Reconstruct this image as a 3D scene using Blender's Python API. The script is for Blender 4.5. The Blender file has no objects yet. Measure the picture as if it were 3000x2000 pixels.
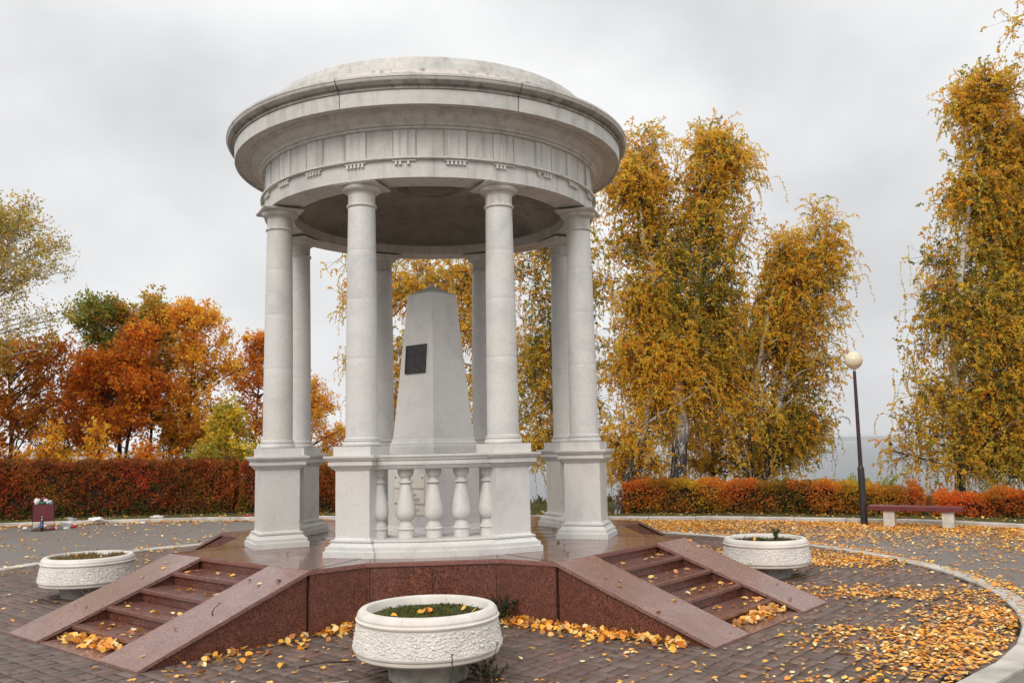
import bpy, math, random
import numpy as np
from mathutils import Vector, Matrix
R = math.radians
rng = np.random.default_rng(7)
random.seed(7)
SC = bpy.context.scene
COL = SC.collection

# ------------------------------------------------------------------ camera
CAM = np.array([0.02678, -11.1598, 1.7])
pt, ro, ya = .1162, -.0208, .0887
F = np.array([math.sin(ya)*math.cos(pt), math.cos(ya)*math.cos(pt), math.sin(pt)])
Rt = np.array([math.cos(ya), -math.sin(ya), 0.0]); U = np.cross(Rt, F)
Xc = math.cos(ro)*Rt + math.sin(ro)*U
Yc = -math.sin(ro)*Rt + math.cos(ro)*U
Zc = -F
cam_d = bpy.data.cameras.new('camera'); cam = bpy.data.objects.new('camera', cam_d); COL.objects.link(cam)
cam.matrix_world = Matrix(((Xc[0], Yc[0], Zc[0], CAM[0]), (Xc[1], Yc[1], Zc[1], CAM[1]), (Xc[2], Yc[2], Zc[2], CAM[2]), (0, 0, 0, 1)))
cam_d.lens = 30.80; cam_d.sensor_width = 36; cam_d.clip_start = .05; cam_d.clip_end = 40000
SC.camera = cam

# ------------------------------------------------------------------ light
SUN_EL, SUN_AZ = R(38), R(-62)          # azimuth measured from -y (behind the camera) towards +x
world = bpy.data.worlds.new('World'); SC.world = world; world.use_nodes = True
nt = world.node_tree; nt.nodes.clear()
def wn(t, **k):
    n = nt.nodes.new(t)
    for a, b in k.items(): setattr(n, a, b)
    return n
sky = wn('ShaderNodeTexSky', sky_type='NISHITA', sun_disc=False); sky.sun_elevation = SUN_EL
sky.sun_rotation = R(180) + R(-28); sky.air_density = 1.5; sky.dust_density = 4.0
hs = wn('ShaderNodeHueSaturation'); hs.inputs['Saturation'].default_value = .12
nt.links.new(sky.outputs[0], hs.inputs['Color'])
tc = wn('ShaderNodeTexCoord')
mp = wn('ShaderNodeMapping'); mp.inputs['Scale'].default_value = (1.0, 1.0, 1.5); mp.inputs['Location'].default_value = (.35, 1.9, .2)
nt.links.new(tc.outputs['Generated'], mp.inputs[0])
n1 = wn('ShaderNodeTexNoise'); n1.inputs['Scale'].default_value = 2.1; n1.inputs['Detail'].default_value = 6; n1.inputs['Roughness'].default_value = .5
nt.links.new(mp.outputs[0], n1.inputs['Vector'])
cr = wn('ShaderNodeValToRGB')
e = cr.color_ramp.elements
e[0].position = .31; e[0].color = (.60, .605, .62, 1)
e[1].position = .58; e[1].color = (.87, .875, .88, 1)
nt.links.new(n1.outputs[0], cr.inputs[0])
sz = wn('ShaderNodeSeparateXYZ'); nt.links.new(tc.outputs['Generated'], sz.inputs[0])
zr = wn('ShaderNodeMapRange'); nt.links.new(sz.outputs[2], zr.inputs[0])       # an overcast sky is brightest overhead
zr.inputs[1].default_value = .42; zr.inputs[2].default_value = 1.0; zr.inputs[3].default_value = 9.6; zr.inputs[4].default_value = 16.5
vm = wn('ShaderNodeVectorMath', operation='SCALE'); nt.links.new(zr.outputs[0], vm.inputs['Scale'])
nt.links.new(cr.outputs[0], vm.inputs[0])
mx = wn('ShaderNodeMix', data_type='RGBA'); mx.inputs[0].default_value = .93
nt.links.new(hs.outputs[0], mx.inputs[6]); nt.links.new(vm.outputs[0], mx.inputs[7])
bg = wn('ShaderNodeBackground'); bg.inputs['Strength'].default_value = .10
nt.links.new(mx.outputs[2], bg.inputs['Color'])
wo = wn('ShaderNodeOutputWorld'); nt.links.new(bg.outputs[0], wo.inputs[0])
sun_d = bpy.data.lights.new('sun', 'SUN'); sun_d.energy = 1.5; sun_d.angle = R(30); sun_d.color = (1.0, .93, .84)
sun = bpy.data.objects.new('sun', sun_d); COL.objects.link(sun)
az = R(-28)
sdir = Vector((math.sin(az)*math.cos(SUN_EL), -math.cos(az)*math.cos(SUN_EL), math.sin(SUN_EL)))
sun.rotation_euler = sdir.to_track_quat('Z', 'Y').to_euler(); sun.location = (-6, -20, 20)
SC.view_settings.view_transform = 'Standard'; SC.view_settings.look = 'None'
SC.view_settings.exposure = 0.27; SC.view_settings.gamma = 1.0; SC.view_settings.use_curve_mapping = False
SC.cycles.max_bounces = 8; SC.cycles.transparent_max_bounces = 4

# ------------------------------------------------------------------ helpers
def tag(o, label=None, cat=None, group=None, kind=None):
    if label: o['label'] = label
    if cat: o['category'] = cat
    if group: o['group'] = group
    if kind: o['kind'] = kind
    return o
def empty(name, loc=(0, 0, 0), rz=0):
    o = bpy.data.objects.new(name, None); COL.objects.link(o); o.location = loc; o.rotation_euler = (0, 0, rz)
    o.empty_display_size = .2
    return o
def copy_tree(o, parent=None):
    c = o.copy(); COL.objects.link(c); c.parent = parent
    for ch in [x for x in bpy.data.objects if x.parent == o]: copy_tree(ch, c)
    return c
class MB:
    def __init__(s): s.v = []; s.f = []; s.sm = []
    def add(s, vs, fs, smooth=False):
        n = len(s.v); s.v.extend([tuple(float(c) for c in p) for p in vs]); s.f.extend([tuple(i+n for i in f) for f in fs]); s.sm.extend([smooth]*len(fs)); return s
    def box(s, c, d, rz=0, rot=None):
        c = Vector(c); m = rot if rot is not None else Matrix.Rotation(rz, 3, 'Z')
        vs = [c + m @ Vector((x*d[0]/2, y*d[1]/2, z*d[2]/2)) for z in (-1, 1) for y in (-1, 1) for x in (-1, 1)]
        return s.add(vs, [(0, 2, 3, 1), (4, 5, 7, 6), (0, 1, 5, 4), (1, 3, 7, 5), (3, 2, 6, 7), (2, 0, 4, 6)])
    def lathe(s, prof, n=48, c=(0, 0), a0=0, a1=2*math.pi, smooth=True, wob=None, closed_ends=False):
        full = abs(a1-a0-2*math.pi) < 1e-6; m = n if full else n+1
        vs = []
        for i in range(m):
            a = a0+(a1-a0)*i/n
            for (r, z) in prof:
                rr = r + (wob(a, z) if wob else 0)
                vs.append((c[0]+rr*math.sin(a), c[1]-rr*math.cos(a), z))
        k = len(prof); fs = []
        for i in range(n):
            j = (i+1) % m
            for q in range(k-1):
                fs.append((i*k+q, j*k+q, j*k+q+1, i*k+q+1))
        s.add(vs, fs, smooth)
        if closed_ends and not full:
            b = len(s.v)-len(vs)
            s.f.append(tuple(b+q for q in range(k))); s.sm.append(False)
            s.f.append(tuple(b+n*k+q for q in reversed(range(k)))); s.sm.append(False)
        return s
    def prism(s, poly, z0, z1):
        n = len(poly); vs = [(x, y, z0) for x, y in poly]+[(x, y, z1) for x, y in poly]
        fs = [tuple(reversed(range(n))), tuple(range(n, 2*n))]+[(i, (i+1) % n, n+(i+1) % n, n+i) for i in range(n)]
        return s.add(vs, fs)
    def loft(s, rings, smooth=False, cap=True):
        n = len(rings[0]); vs = [p for r in rings for p in r]; fs = []
        for i in range(len(rings)-1):
            for j in range(n):
                k = (j+1) % n; fs.append((i*n+j, i*n+k, (i+1)*n+k, (i+1)*n+j))
        if cap: fs.append(tuple(reversed(range(n)))); fs.append(tuple(range((len(rings)-1)*n, len(rings)*n)))
        return s.add(vs, fs, smooth)
    def sq(s, levels, rz=0, c=(0, 0)):     # levels: (z, half x, half y)
        rings = []
        ca, sa = math.cos(rz), math.sin(rz)
        for z, hx, hy in levels:
            rings.append([(c[0]+ca*x-sa*y, c[1]+sa*x+ca*y, z) for x, y in ((-hx, -hy), (hx, -hy), (hx, hy), (-hx, hy))])
        return s.loft(rings)
    def tube(s, pts, rad, n=8, smooth=True, cap=True):
        pts = [Vector(p) for p in pts]; rings = []
        up = Vector((0, 0, 1))
        for i, p in enumerate(pts):
            d = (pts[min(i+1, len(pts)-1)]-pts[max(i-1, 0)]).normalized()
            a = d.cross(Vector((1, 0, 0)) if abs(d.z) > .9 else up).normalized(); b = d.cross(a)
            r = rad[i] if hasattr(rad, '__len__') else rad
            rings.append([p+a*(r*math.cos(2*math.pi*k/n))+b*(r*math.sin(2*math.pi*k/n)) for k in range(n)])
        return s.loft(rings, smooth, cap)
    def build(s, name, mat, parent=None, bevel=0, loc=None, rz=None):
        me = bpy.data.meshes.new(name); me.from_pydata(s.v, [], s.f)
        me.polygons.foreach_set('use_smooth', s.sm)
        me.materials.append(mat); me.update()
        if any(s.sm): me.set_sharp_from_angle(angle=R(32))
        o = bpy.data.objects.new(name, me); COL.objects.link(o)
        if parent: o.parent = parent
        if loc: o.location = loc
        if rz is not None: o.rotation_euler = (0, 0, rz)
        if bevel:
            b = o.modifiers.new('bevel', 'BEVEL'); b.width = bevel; b.segments = 2; b.limit_method = 'ANGLE'; b.angle_limit = R(40)
            b.harden_normals = False
        return o
def np_mesh(name, V, Q, mat, cols=None, parent=None, smooth=False):
    """V (n,3); Q (m,k) faces with k verts each; cols (m,3) per-face colour"""
    me = bpy.data.meshes.new(name); m, k = Q.shape
    me.vertices.add(len(V)); me.vertices.foreach_set('co', np.ascontiguousarray(V, dtype=np.float32).ravel())
    me.loops.add(m*k); me.loops.foreach_set('vertex_index', np.ascontiguousarray(Q, dtype=np.int32).ravel())
    me.polygons.add(m); me.polygons.foreach_set('loop_start', np.arange(0, m*k, k, dtype=np.int32))
    try: me.polygons.foreach_set('loop_total', np.full(m, k, dtype=np.int32))
    except Exception: pass
    if cols is not None:
        at = me.attributes.new('tint', 'FLOAT_COLOR', 'FACE')
        c4 = np.ones((m, 4), dtype=np.float32); c4[:, :3] = cols; at.data.foreach_set('color', c4.ravel())
    me.update(calc_edges=True)
    if smooth: me.polygons.foreach_set('use_smooth', np.ones(m, dtype=bool))
    me.materials.append(mat)
    o = bpy.data.objects.new(name, me); COL.objects.link(o)
    if parent: o.parent = parent
    return o

# ------------------------------------------------------------------ materials
class NM:
    def __init__(s, name, rough=.6, spec=.5):
        s.m = bpy.data.materials.new(name); s.m.use_nodes = True; s.t = s.m.node_tree
        s.b = s.t.nodes['Principled BSDF']; s.b.inputs['Roughness'].default_value = rough
        s.b.inputs['Specular IOR Level'].default_value = spec
    def n(s, t, **k):
        n = s.t.nodes.new(t)
        for a, b in k.items(): setattr(n, a, b)
        return n
    def l(s, a, b): s.t.links.new(a, b)
    def coords(s, randomize=False, scale=(1, 1, 1)):
        tc = s.n('ShaderNodeTexCoord'); mp = s.n('ShaderNodeMapping'); mp.inputs['Scale'].default_value = scale
        s.l(tc.outputs['Object'], mp.inputs[0])
        if randomize:
            oi = s.n('ShaderNodeObjectInfo'); mu = s.n('ShaderNodeMath', operation='MULTIPLY'); mu.inputs[1].default_value = 37
            s.l(oi.outputs['Random'], mu.inputs[0]); s.l(mu.outputs[0], mp.inputs['Location'])
        return mp.outputs[0]
    def noise(s, co, scale, detail=4, rough=.55, dist=0):
        n = s.n('ShaderNodeTexNoise'); n.inputs['Scale'].default_value = scale; n.inputs['Detail'].default_value = detail
        n.inputs['Roughness'].default_value = rough; n.inputs['Distortion'].default_value = dist
        s.l(co, n.inputs['Vector']); return n.outputs[0]
    def ramp(s, f, stops):
        r = s.n('ShaderNodeValToRGB'); el = r.color_ramp.elements
        while len(el) < len(stops): el.new(.5)
        for e, (p, c) in zip(el, stops):
            e.position = p; e.color = (*c, 1) if len(c) == 3 else c
        s.l(f, r.inputs[0]); return r.outputs[0]
    def mix(s, f, a, b, mode='MIX'):
        m = s.n('ShaderNodeMix', data_type='RGBA', blend_type=mode)
        for sock, v in ((m.inputs[0], f), (m.inputs[6], a), (m.inputs[7], b)):
            if hasattr(v, 'links'): s.l(v, sock)
            elif isinstance(v, (int, float)): sock.default_value = v
            else: sock.default_value = (*v, 1)
        return m.outputs[2]
    def bump(s, h, strength, dist=.01):
        b = s.n('ShaderNodeBump'); b.inputs['Strength'].default_value = strength; b.inputs['Distance'].default_value = dist
        s.l(h, b.inputs['Height']); s.l(b.outputs[0], s.b.inputs['Normal'])
    def color(s, c):
        if hasattr(c, 'links'): s.l(c, s.b.inputs['Base Color'])
        else: s.b.inputs['Base Color'].default_value = (*c, 1)
G3 = lambda v: (v, v, v)
def simple(name, c, rough=.5, spec=.5, metal=0, vary=.12, scale=9, bump=0):
    q = NM(name, rough, spec); co = q.coords(True)
    n = q.noise(co, scale, 5)
    d = tuple(x*(1-vary*1.6) for x in c); l = tuple(min(1, x*(1+vary)) for x in c)
    q.color(q.ramp(n, [(.3, d), (.7, l)])); q.b.inputs['Metallic'].default_value = metal
    if bump: q.bump(q.noise(co, scale*8, 3), bump, .005)
    return q.m
def marble(name, base=(.61, .60, .583), grey=(.50, .497, .492), stain=0.0, rough=.42):
    q = NM(name, rough, .45); co = q.coords(True)
    big = q.noise(co, 1.6, 6, .62, 1.4)
    c = q.ramp(big, [(.30, grey), (.50, base), (.75, tuple(x*1.05 for x in base))])
    vein = q.noise(co, 2.3, 8, .7, 2.5)
    vf = q.ramp(vein, [(.475, G3(0)), (.5, G3(1)), (.525, G3(0))])
    vm_ = q.n('ShaderNodeMath', operation='MULTIPLY'); vm_.inputs[1].default_value = .16; q.l(vf, vm_.inputs[0])
    c = q.mix(vm_.outputs[0], c, (.36, .36, .37))
    warm = q.noise(co, .9, 3); c = q.mix(q.ramp(warm, [(.45, G3(0)), (.8, G3(.45))]), c, (.60, .55, .46))
    sp = q.noise(co, 42, 5, .75); c = q.mix(q.ramp(sp, [(.33, G3(.5)), (.44, G3(0))]), c, (.30, .29, .27))
    if stain:
        st = q.noise(q.coords(True, (9, 9, .9)), 1.0, 6, .65)
        c = q.mix(q.ramp(st, [(.5, G3(0)), (.66, G3(stain))]), c, (.15, .14, .12))
    q.color(c); q.bump(q.noise(co, 30, 5, .6), .12, .006)
    return q.m
M_marble = marble('marble')
M_marble2 = marble('marble_weathered', (.57, .555, .53), (.44, .435, .425), .34)
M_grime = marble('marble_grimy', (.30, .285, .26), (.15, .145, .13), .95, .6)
M_roof = marble('roof_marble', (.58, .53, .50), (.47, .43, .41), .85, .55)
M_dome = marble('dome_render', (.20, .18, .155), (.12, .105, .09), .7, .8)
def granite(name, a, b, c, rough, wet=0.0):
    q = NM(name, rough, .5); co = q.coords(False)
    f = q.noise(co, 75, 4, .8); col = q.ramp(f, [(.40, c), (.48, a), (.57, b)])
    v = q.n('ShaderNodeTexVoronoi'); v.inputs['Scale'].default_value = 48; q.l(co, v.inputs['Vector'])
    col = q.mix(q.ramp(v.outputs['Distance'], [(.12, G3(.75)), (.32, G3(0))]), col, c)
    med = q.noise(co, 14, 5, .7); col = q.mix(q.ramp(med, [(.4, G3(.0)), (.62, G3(.35))]), col, c); big = q.noise(co, 2.2, 5, .6)
    col = q.mix(q.ramp(big, [(.38, G3(.0)), (.68, G3(.40))]), col, tuple(x*.5 for x in a))
    q.color(col)
    rr = q.ramp(big, [(.35, G3(rough*.55)), (.7, G3(rough*1.25))]); q.l(rr, q.b.inputs['Roughness'])
    q.b.inputs['Coat Weight'].default_value = wet; q.b.inputs['Coat Roughness'].default_value = .07
    q.bump(q.noise(co, 160, 2), .06, .002)
    return q.m
M_gran_top = granite('granite_flamed', (.265, .140, .112), (.36, .21, .175), (.105, .055, .044), .36, .22)
M_gran_plat = granite('granite_wet', (.185, .088, .068), (.25, .13, .105), (.075, .04, .038), .26, .30)
M_gran_tread = granite('granite_tread', (.20, .090, .068), (.28, .135, .105), (.085, .040, .033), .30, .30)
M_gran_wall = granite('granite_polished', (.15, .048, .031), (.26, .105, .070), (.028, .012, .009), .32, .08)
M_gran_edge = granite('granite_edge', (.27, .105, .08), (.33, .15, .12), (.10, .05, .045), .45, .1)
# painted concrete planter
def mk_planter():
    q = NM('planter_paint', .55, .4); co = q.coords(False)
    n = q.noise(co, 4, 6); c = q.ramp(n, [(.3, (.60, .555, .50)), (.65, (.74, .70, .645))])
    st = q.noise(q.coords(False, (5, 5, 1.4)), 3, 6, .7); c = q.mix(q.ramp(st, [(.58, G3(0)), (.72, G3(.5))]), c, (.36, .33, .28))
    q.color(c); q.bump(q.noise(co, 60, 3), .15, .004); return q.m
M_planter = mk_planter()
def mk_rough():
    q = NM('planter_rough_render', .6, .35); co = q.coords(False)
    n = q.noise(co, 4, 6); c = q.ramp(n, [(.3, (.60, .56, .51)), (.65, (.72, .685, .635))])
    h = q.noise(q.coords(False, (1, 1, 1.7)), 60, 3, .55, .6)
    q.color(c); q.bump(h, .5, .01); return q.m
M_planter_rough = mk_rough()
def mk_asphalt():
    q = NM('asphalt', .6, .4); co = q.coords(False)
    f = q.noise(co, 180, 3, .7); c = q.ramp(f, [(.35, (.13, .115, .105)), (.65, (.24, .212, .193))])
    b = q.noise(co, .7, 6, .6); c = q.mix(q.ramp(b, [(.4, G3(0)), (.7, G3(.35))]), c, (.10, .09, .085))
    cr_ = q.noise(co, 1.1, 9, .6, 1.0); c = q.mix(q.ramp(cr_, [(.494, G3(0)), (.5, G3(.45)), (.506, G3(0))]), c, (.05, .045, .04))
    q.color(c); q.bump(f, .35, .004)
    q.l(q.ramp(b, [(.35, G3(.42)), (.65, G3(.7))]), q.b.inputs['Roughness']); return q.m
M_asphalt = mk_asphalt()
def mk_paver():
    q = NM('paver', .55, .35)
    at = q.n('ShaderNodeAttribute', attribute_name='tint'); co = q.coords(False)
    n = q.noise(co, 90, 4, .7); c = q.mix(.55, at.outputs['Color'], q.ramp(n, [(.3, G3(.35)), (.7, G3(.62))]), 'OVERLAY')
    # broad random patches over the paving, darker and smoother
    b = q.noise(co, .8, 5, .6); c = q.mix(q.ramp(b, [(.42, G3(0)), (.66, G3(.45))]), c, (.055, .04, .036))
    q.color(c); q.l(q.ramp(b, [(.35, G3(.66)), (.62, G3(.34))]), q.b.inputs['Roughness']); q.bump(n, .3, .003); return q.m
M_paver = mk_paver()
def mk_joint():
    q = NM('joint_moss', .95, .1); co = q.coords(False)
    n = q.noise(co, 1.3, 5); q.color(q.ramp(n, [(.4, (.022, .016, .013)), (.62, (.045, .05, .018))])); return q.m
M_joint = mk_joint()
M_kerb = simple('kerb_concrete', (.50, .475, .44), .8, .3, vary=.22, scale=3, bump=.3)
M_kerb_in = simple('kerb_limewashed', (.50, .465, .41), .75, .3, vary=.22, scale=2.5, bump=.3)
def mk_soil(name, stops, scale=3):
    q = NM(name, .95, .1); co = q.coords(False); n = q.noise(co, scale, 8, .7); q.color(q.ramp(n, stops)); q.bump(q.noise(co, 25, 5), .8, .03); return q.m
M_ground = mk_soil('verge_soil', [(.3, (.045, .05, .018)), (.5, (.085, .08, .03)), (.7, (.15, .10, .035))])
M_soil = mk_soil('planter_soil', [(.3, (.03, .022, .015)), (.5, (.06, .07, .02)), (.7, (.10, .12, .03))], 7)
def leafmat(name, trans=.35, rough=.55, sat=1):
    q = NM(name, rough, .25)
    at = q.n('ShaderNodeAttribute', attribute_name='tint'); q.l(at.outputs['Color'], q.b.inputs['Base Color'])
    tr = q.n('ShaderNodeBsdfTranslucent'); q.l(at.outputs['Color'], tr.inputs['Color'])
    ms = q.n('ShaderNodeMixShader'); ms.inputs[0].default_value = trans
    q.l(q.b.outputs[0], ms.inputs[1]); q.l(tr.outputs[0], ms.inputs[2])
    q.l(ms.outputs[0], q.t.nodes['Material Output'].inputs[0]); return q.m
M_leaf = leafmat('leaf', .64)
M_litter = leafmat('fallen_leaf', .12, .4)
M_grass = leafmat('grass_blade', .3)
M_bark = simple('dark_bark', (.075, .055, .04), .9, .2, vary=.35, scale=14, bump=.6)
M_twig = simple('twig', (.10, .055, .035), .8, .2, vary=.3, scale=10)
def mk_birch():
    q = NM('birch_bark', .7, .3); co = q.coords(False, (1, 1, 3.5))
    n = q.noise(co, 5, 5, .65, .4); up = q.n('ShaderNodeSeparateXYZ'); tc = q.n('ShaderNodeTexCoord'); q.l(tc.outputs['Object'], up.inputs[0])
    white = q.ramp(n, [(.40, (.05, .045, .04)), (.47, (.52, .49, .45)), (.8, (.64, .60, .56))])
    rough_low = q.ramp(q.noise(q.coords(False, (1.6, 1.6, .55)), 9, 6, .7, .8), [(.53, (.03, .026, .023)), (.60, (.45, .42, .39))])
    mr = q.n('ShaderNodeMapRange'); mr.inputs[1].default_value = 1.6; mr.inputs[2].default_value = 3.0; q.l(up.outputs[2], mr.inputs[0])
    q.color(q.mix(mr.outputs[0], rough_low, white)); q.bump(n, .4, .02); return q.m
M_birch = mk_birch()
M_maroon = simple('maroon_paint', (.135, .022, .028), .4, .5, vary=.15, scale=4)
M_leg = simple('whitewashed_concrete', (.58, .54, .48), .8, .3, vary=.2, scale=6, bump=.3)
M_pole = simple('black_enamel', (.022, .020, .022), .45, .5, vary=.2, scale=5)
M_polered = simple('maroon_black_enamel', (.045, .018, .024), .4, .5, vary=.2, scale=5)
M_globe = simple('opal_globe', (.72, .64, .46), .3, .5, vary=.06, scale=3)
M_steel = simple('galvanised', (.4, .4, .4), .4, .5, .6)
M_bronze = simple('dark_bronze', (.035, .033, .03), .42, .5, .35, vary=.4, scale=12, bump=.7)
M_plaque = simple('plaque_enamel', (.66, .62, .55), .4, .4, vary=.05, scale=4)
M_ink = simple('brown_lettering', (.09, .07, .06), .6, .3, vary=.1)
M_glassbrown = simple('brown_bottle_glass', (.03, .018, .012), .12, .6, vary=.1)
M_blue = simple('blue_paper_label', (.08, .10, .30), .5, .4, vary=.1)
M_white = simple('white_plastic', (.72, .72, .70), .4, .5, vary=.08)
M_silver = simple('silver_foil', (.55, .56, .58), .3, .5, .4, vary=.2, scale=20)
M_red = simple('red_print', (.45, .02, .03), .4, .5, vary=.15, scale=20)
M_darkpl = simple('dark_plastic', (.03, .03, .035), .3, .5)
M_greenpl = simple('green_print', (.03, .14, .06), .4, .5)
M_pebbly = M_soil

# ------------------------------------------------------------------ terrain, water, far shore
def sstep(a, b, x): t = np.clip((x-a)/(b-a), 0, 1); return t*t*(3-2*t)
def noise2(x, y, s=0.0):
    return (np.sin(x*1.3+s)*np.cos(y*1.1-s*1.7)+.5*np.sin(x*2.7+y*1.9+s*2.3)+.25*np.cos(x*5.3-y*4.1+s))/1.75
KERB = [(-40, -20), (-30, -2), (-22, 5), (-16, 9.0), (-12.8, 10.35), (-10.1, 10.95), (-8.4, 11.1), (-6.3, 11.05), (-4.27, 10.68), (-2, 10.2), (0, 9.6), (2, 8.85), (4.05, 7.95), (6.39, 7.0), (8.65, 5.75), (9.87, 4.78), (10.6, 3.75), (11.3, 2.3), (12.2, 0), (13, -4), (13, -12), (10, -22)]
def catmull(P, k=8):
    P = [np.array(p, float) for p in P]; out = []
    for i in range(len(P)-1):
        p0, p1, p2, p3 = P[max(i-1, 0)], P[i], P[i+1], P[min(i+2, len(P)-1)]
        for j in range(k):
            t = j/k; out.append(.5*((2*p1)+(-p0+p2)*t+(2*p0-5*p1+4*p2-p3)*t*t+(-p0+3*p1-3*p2+p3)*t**3))
    out.append(P[-1]); return np.array(out)
KC = catmull(KERB)
def inside_kerb(x, y):        # even-odd with the kerb curve closed far behind the camera
    poly = np.vstack([KC, [[-40, -22]]]); c = np.zeros(x.shape, bool); n = len(poly)
    for i in range(n):
        x1, y1 = poly[i]; x2, y2 = poly[(i+1) % n]
        if y1 == y2: continue
        cond = ((y1 > y) != (y2 > y)) & (x < (x2-x1)*(y-y1)/(y2-y1)+x1)
        c ^= cond
    return c
def kerb_dist(x, y):
    d = np.full(x.shape, 1e9)
    for i in range(len(KC)-1):
        a, b = KC[i], KC[i+1]; ab = b-a; L2 = ab@ab
        if L2 < 1e-9: continue
        t = np.clip(((x-a[0])*ab[0]+(y-a[1])*ab[1])/L2, 0, 1)
        d = np.minimum(d, np.hypot(x-a[0]-t*ab[0], y-a[1]-t*ab[1]))
    return d
def edge_y(x):      # where the bluff begins
    return np.interp(x, [-60, -12, -6, -3, 3, 8, 14, 60], [26, 24, 19, 15.5, 13.5, 14, 12, 9])
def ground_z(x, y):
    d = y-edge_y(x)
    return .05+.02*noise2(x*2, y*2)-np.where(d > 0, 38.5*sstep(0, 85, d)+np.minimum(d, 12)*.12, 0)
xs = np.concatenate([np.linspace(-400, -45, 18), np.linspace(-40, 40, 110), np.linspace(45, 400, 18)])
ys = np.concatenate([np.linspace(-120, -25, 10), np.linspace(-22, 40, 90), np.linspace(43, 140, 26)])
gx, gy = np.meshgrid(xs, ys)
ins = inside_kerb(gx, gy) | (kerb_dist(gx, gy) < 1.25)
gz = ground_z(gx, gy); gz = np.where(ins, -.08, gz)
V = np.stack([gx.ravel(), gy.ravel(), gz.ravel()], 1); nx = len(xs); ny = len(ys)
i = (np.arange(ny-1)[:, None]*nx+np.arange(nx-1)[None]).ravel()
g = np_mesh('ground', V, np.stack([i, i+1, i+1+nx, i+nx], 1), M_ground, smooth=True); tag(g, kind='structure')
nK = np.zeros_like(KC); dK = np.gradient(KC, axis=0); dK /= np.linalg.norm(dK, axis=1, keepdims=True); nK = np.stack([-dK[:, 1], dK[:, 0]], 1)
offs = [.04, .3, .7, 1.2, 1.7, 2.3]; VV = []
for o_ in offs:
    p_ = KC+nK*o_; zz_ = (.055 if o_ < 2 else .02)+.012*noise2(p_[:, 0]*3, p_[:, 1]*3, o_)+(.03 if .2 < o_ < 2 else 0); VV.append(np.stack([p_[:, 0], p_[:, 1], zz_*np.ones(len(p_))], 1))
nk = len(KC); i = np.arange(nk-1); QQ = np.concatenate([np.stack([i+k*nk, i+1+k*nk, i+1+(k+1)*nk, i+(k+1)*nk], 1) for k in range(len(offs)-1)])
tag(np_mesh('verge', np.concatenate(VV), QQ[:, ::-1], M_ground, smooth=True), kind='structure')
def mk_water():
    q = NM('water', .22, .5); q.color((.035, .045, .05))
    co = q.coords(False, (1, 2.2, 1)); h = q.noise(co, .35, 6, .6); q.bump(h, .35, .6); q.b.inputs['IOR'].default_value = 1.33; return q.m
m = MB(); m.add([(-14000, 60, -38), (14000, 60, -38), (14000, 11500, -38), (-14000, 11500, -38)], [(0, 1, 2, 3)])
tag(m.build('water', mk_water()), kind='structure')
hx = np.linspace(-7000, 12000, 160); top = -38+34+10*noise2(hx*.0007, hx*.0002, 1.)+3*noise2(hx*.006, hx*.004, 2)
top = np.maximum(top, -37)+np.interp(hx, [-7000, 2000, 3600, 12000], [0, 0, 6, 16])
Y0, Y1 = 8600, 9600
V = np.concatenate([np.stack([hx, Y0+0*hx, -38.5+0*hx], 1), np.stack([hx, Y0+120+0*hx, top], 1), np.stack([hx, Y1+0*hx, top*.6], 1), np.stack([hx, Y1+500+0*hx, -38.5+0*hx], 1)])
n = len(hx); i = np.arange(n-1)
Q = np.concatenate([np.stack([i+k*n, i+1+k*n, i+1+(k+1)*n, i+(k+1)*n], 1) for k in range(3)])
tag(np_mesh('far_shore_hills', V, Q, mk_soil('far_wood', [(.3, (.03, .045, .03)), (.7, (.09, .08, .04))], .01), smooth=True), kind='structure')

# asphalt sheet, bounded by the outer kerb
poly = [tuple(p) for p in KC]+[(-40, -22)]
m = MB(); m.add([(x, y, 0) for x, y in poly], [tuple(reversed(range(len(poly))))])
tag(m.build('asphalt_path', M_asphalt), kind='structure')

# ------------------------------------------------------------------ kerbs
def resample(P, step):
    d = np.r_[0, np.cumsum(np.hypot(*np.diff(P, axis=0).T))]; n = int(d[-1]/step)
    s = np.arange(n+1)*step; return np.stack([np.interp(s, d, P[:, 0]), np.interp(s, d, P[:, 1])], 1)
def kerb_run(name, P, w, z0, h, step, mat, gap=.012, jitter=.006):
    Q = resample(P, step); m = MB()
    for a, b in zip(Q[:-1], Q[1:]):
        if min(a[1], b[1]) < -16: continue
        t = (b-a)/np.linalg.norm(b-a); nrm = np.array([-t[1], t[0]]); a2 = a+t*gap/2; b2 = b-t*gap/2; dz = random.uniform(-jitter, jitter); off = nrm*random.uniform(-jitter, jitter)
        bv = .012
        ring = lambda p: [tuple(p+off-nrm*w/2)+(z0,), tuple(p+off-nrm*w/2)+(z0+h+dz-bv,), tuple(p+off-nrm*(w/2-bv))+(z0+h+dz,), tuple(p+off+nrm*(w/2-bv))+(z0+h+dz,), tuple(p+off+nrm*w/2)+(z0+h+dz-bv,), tuple(p+off+nrm*w/2)+(z0,)]
        m.loft([ring(a2), ring(b2)])
    return m.build(name, mat)
tag(kerb_run('outer_kerb', KC[::-1], .13, -.05, .14, 1.0, M_kerb), kind='structure')
RC = (-.25, .10); RR = 6.55
ang = np.linspace(0, 2*np.pi, 181)
rc = np.stack([RC[0]+(RR+.105)*np.sin(ang), RC[1]-(RR+.105)*np.cos(ang)], 1)
tag(kerb_run('ring_kerb', rc, .19, -.03, .06, .8, M_kerb_in, .008, .004), kind='structure')

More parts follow.
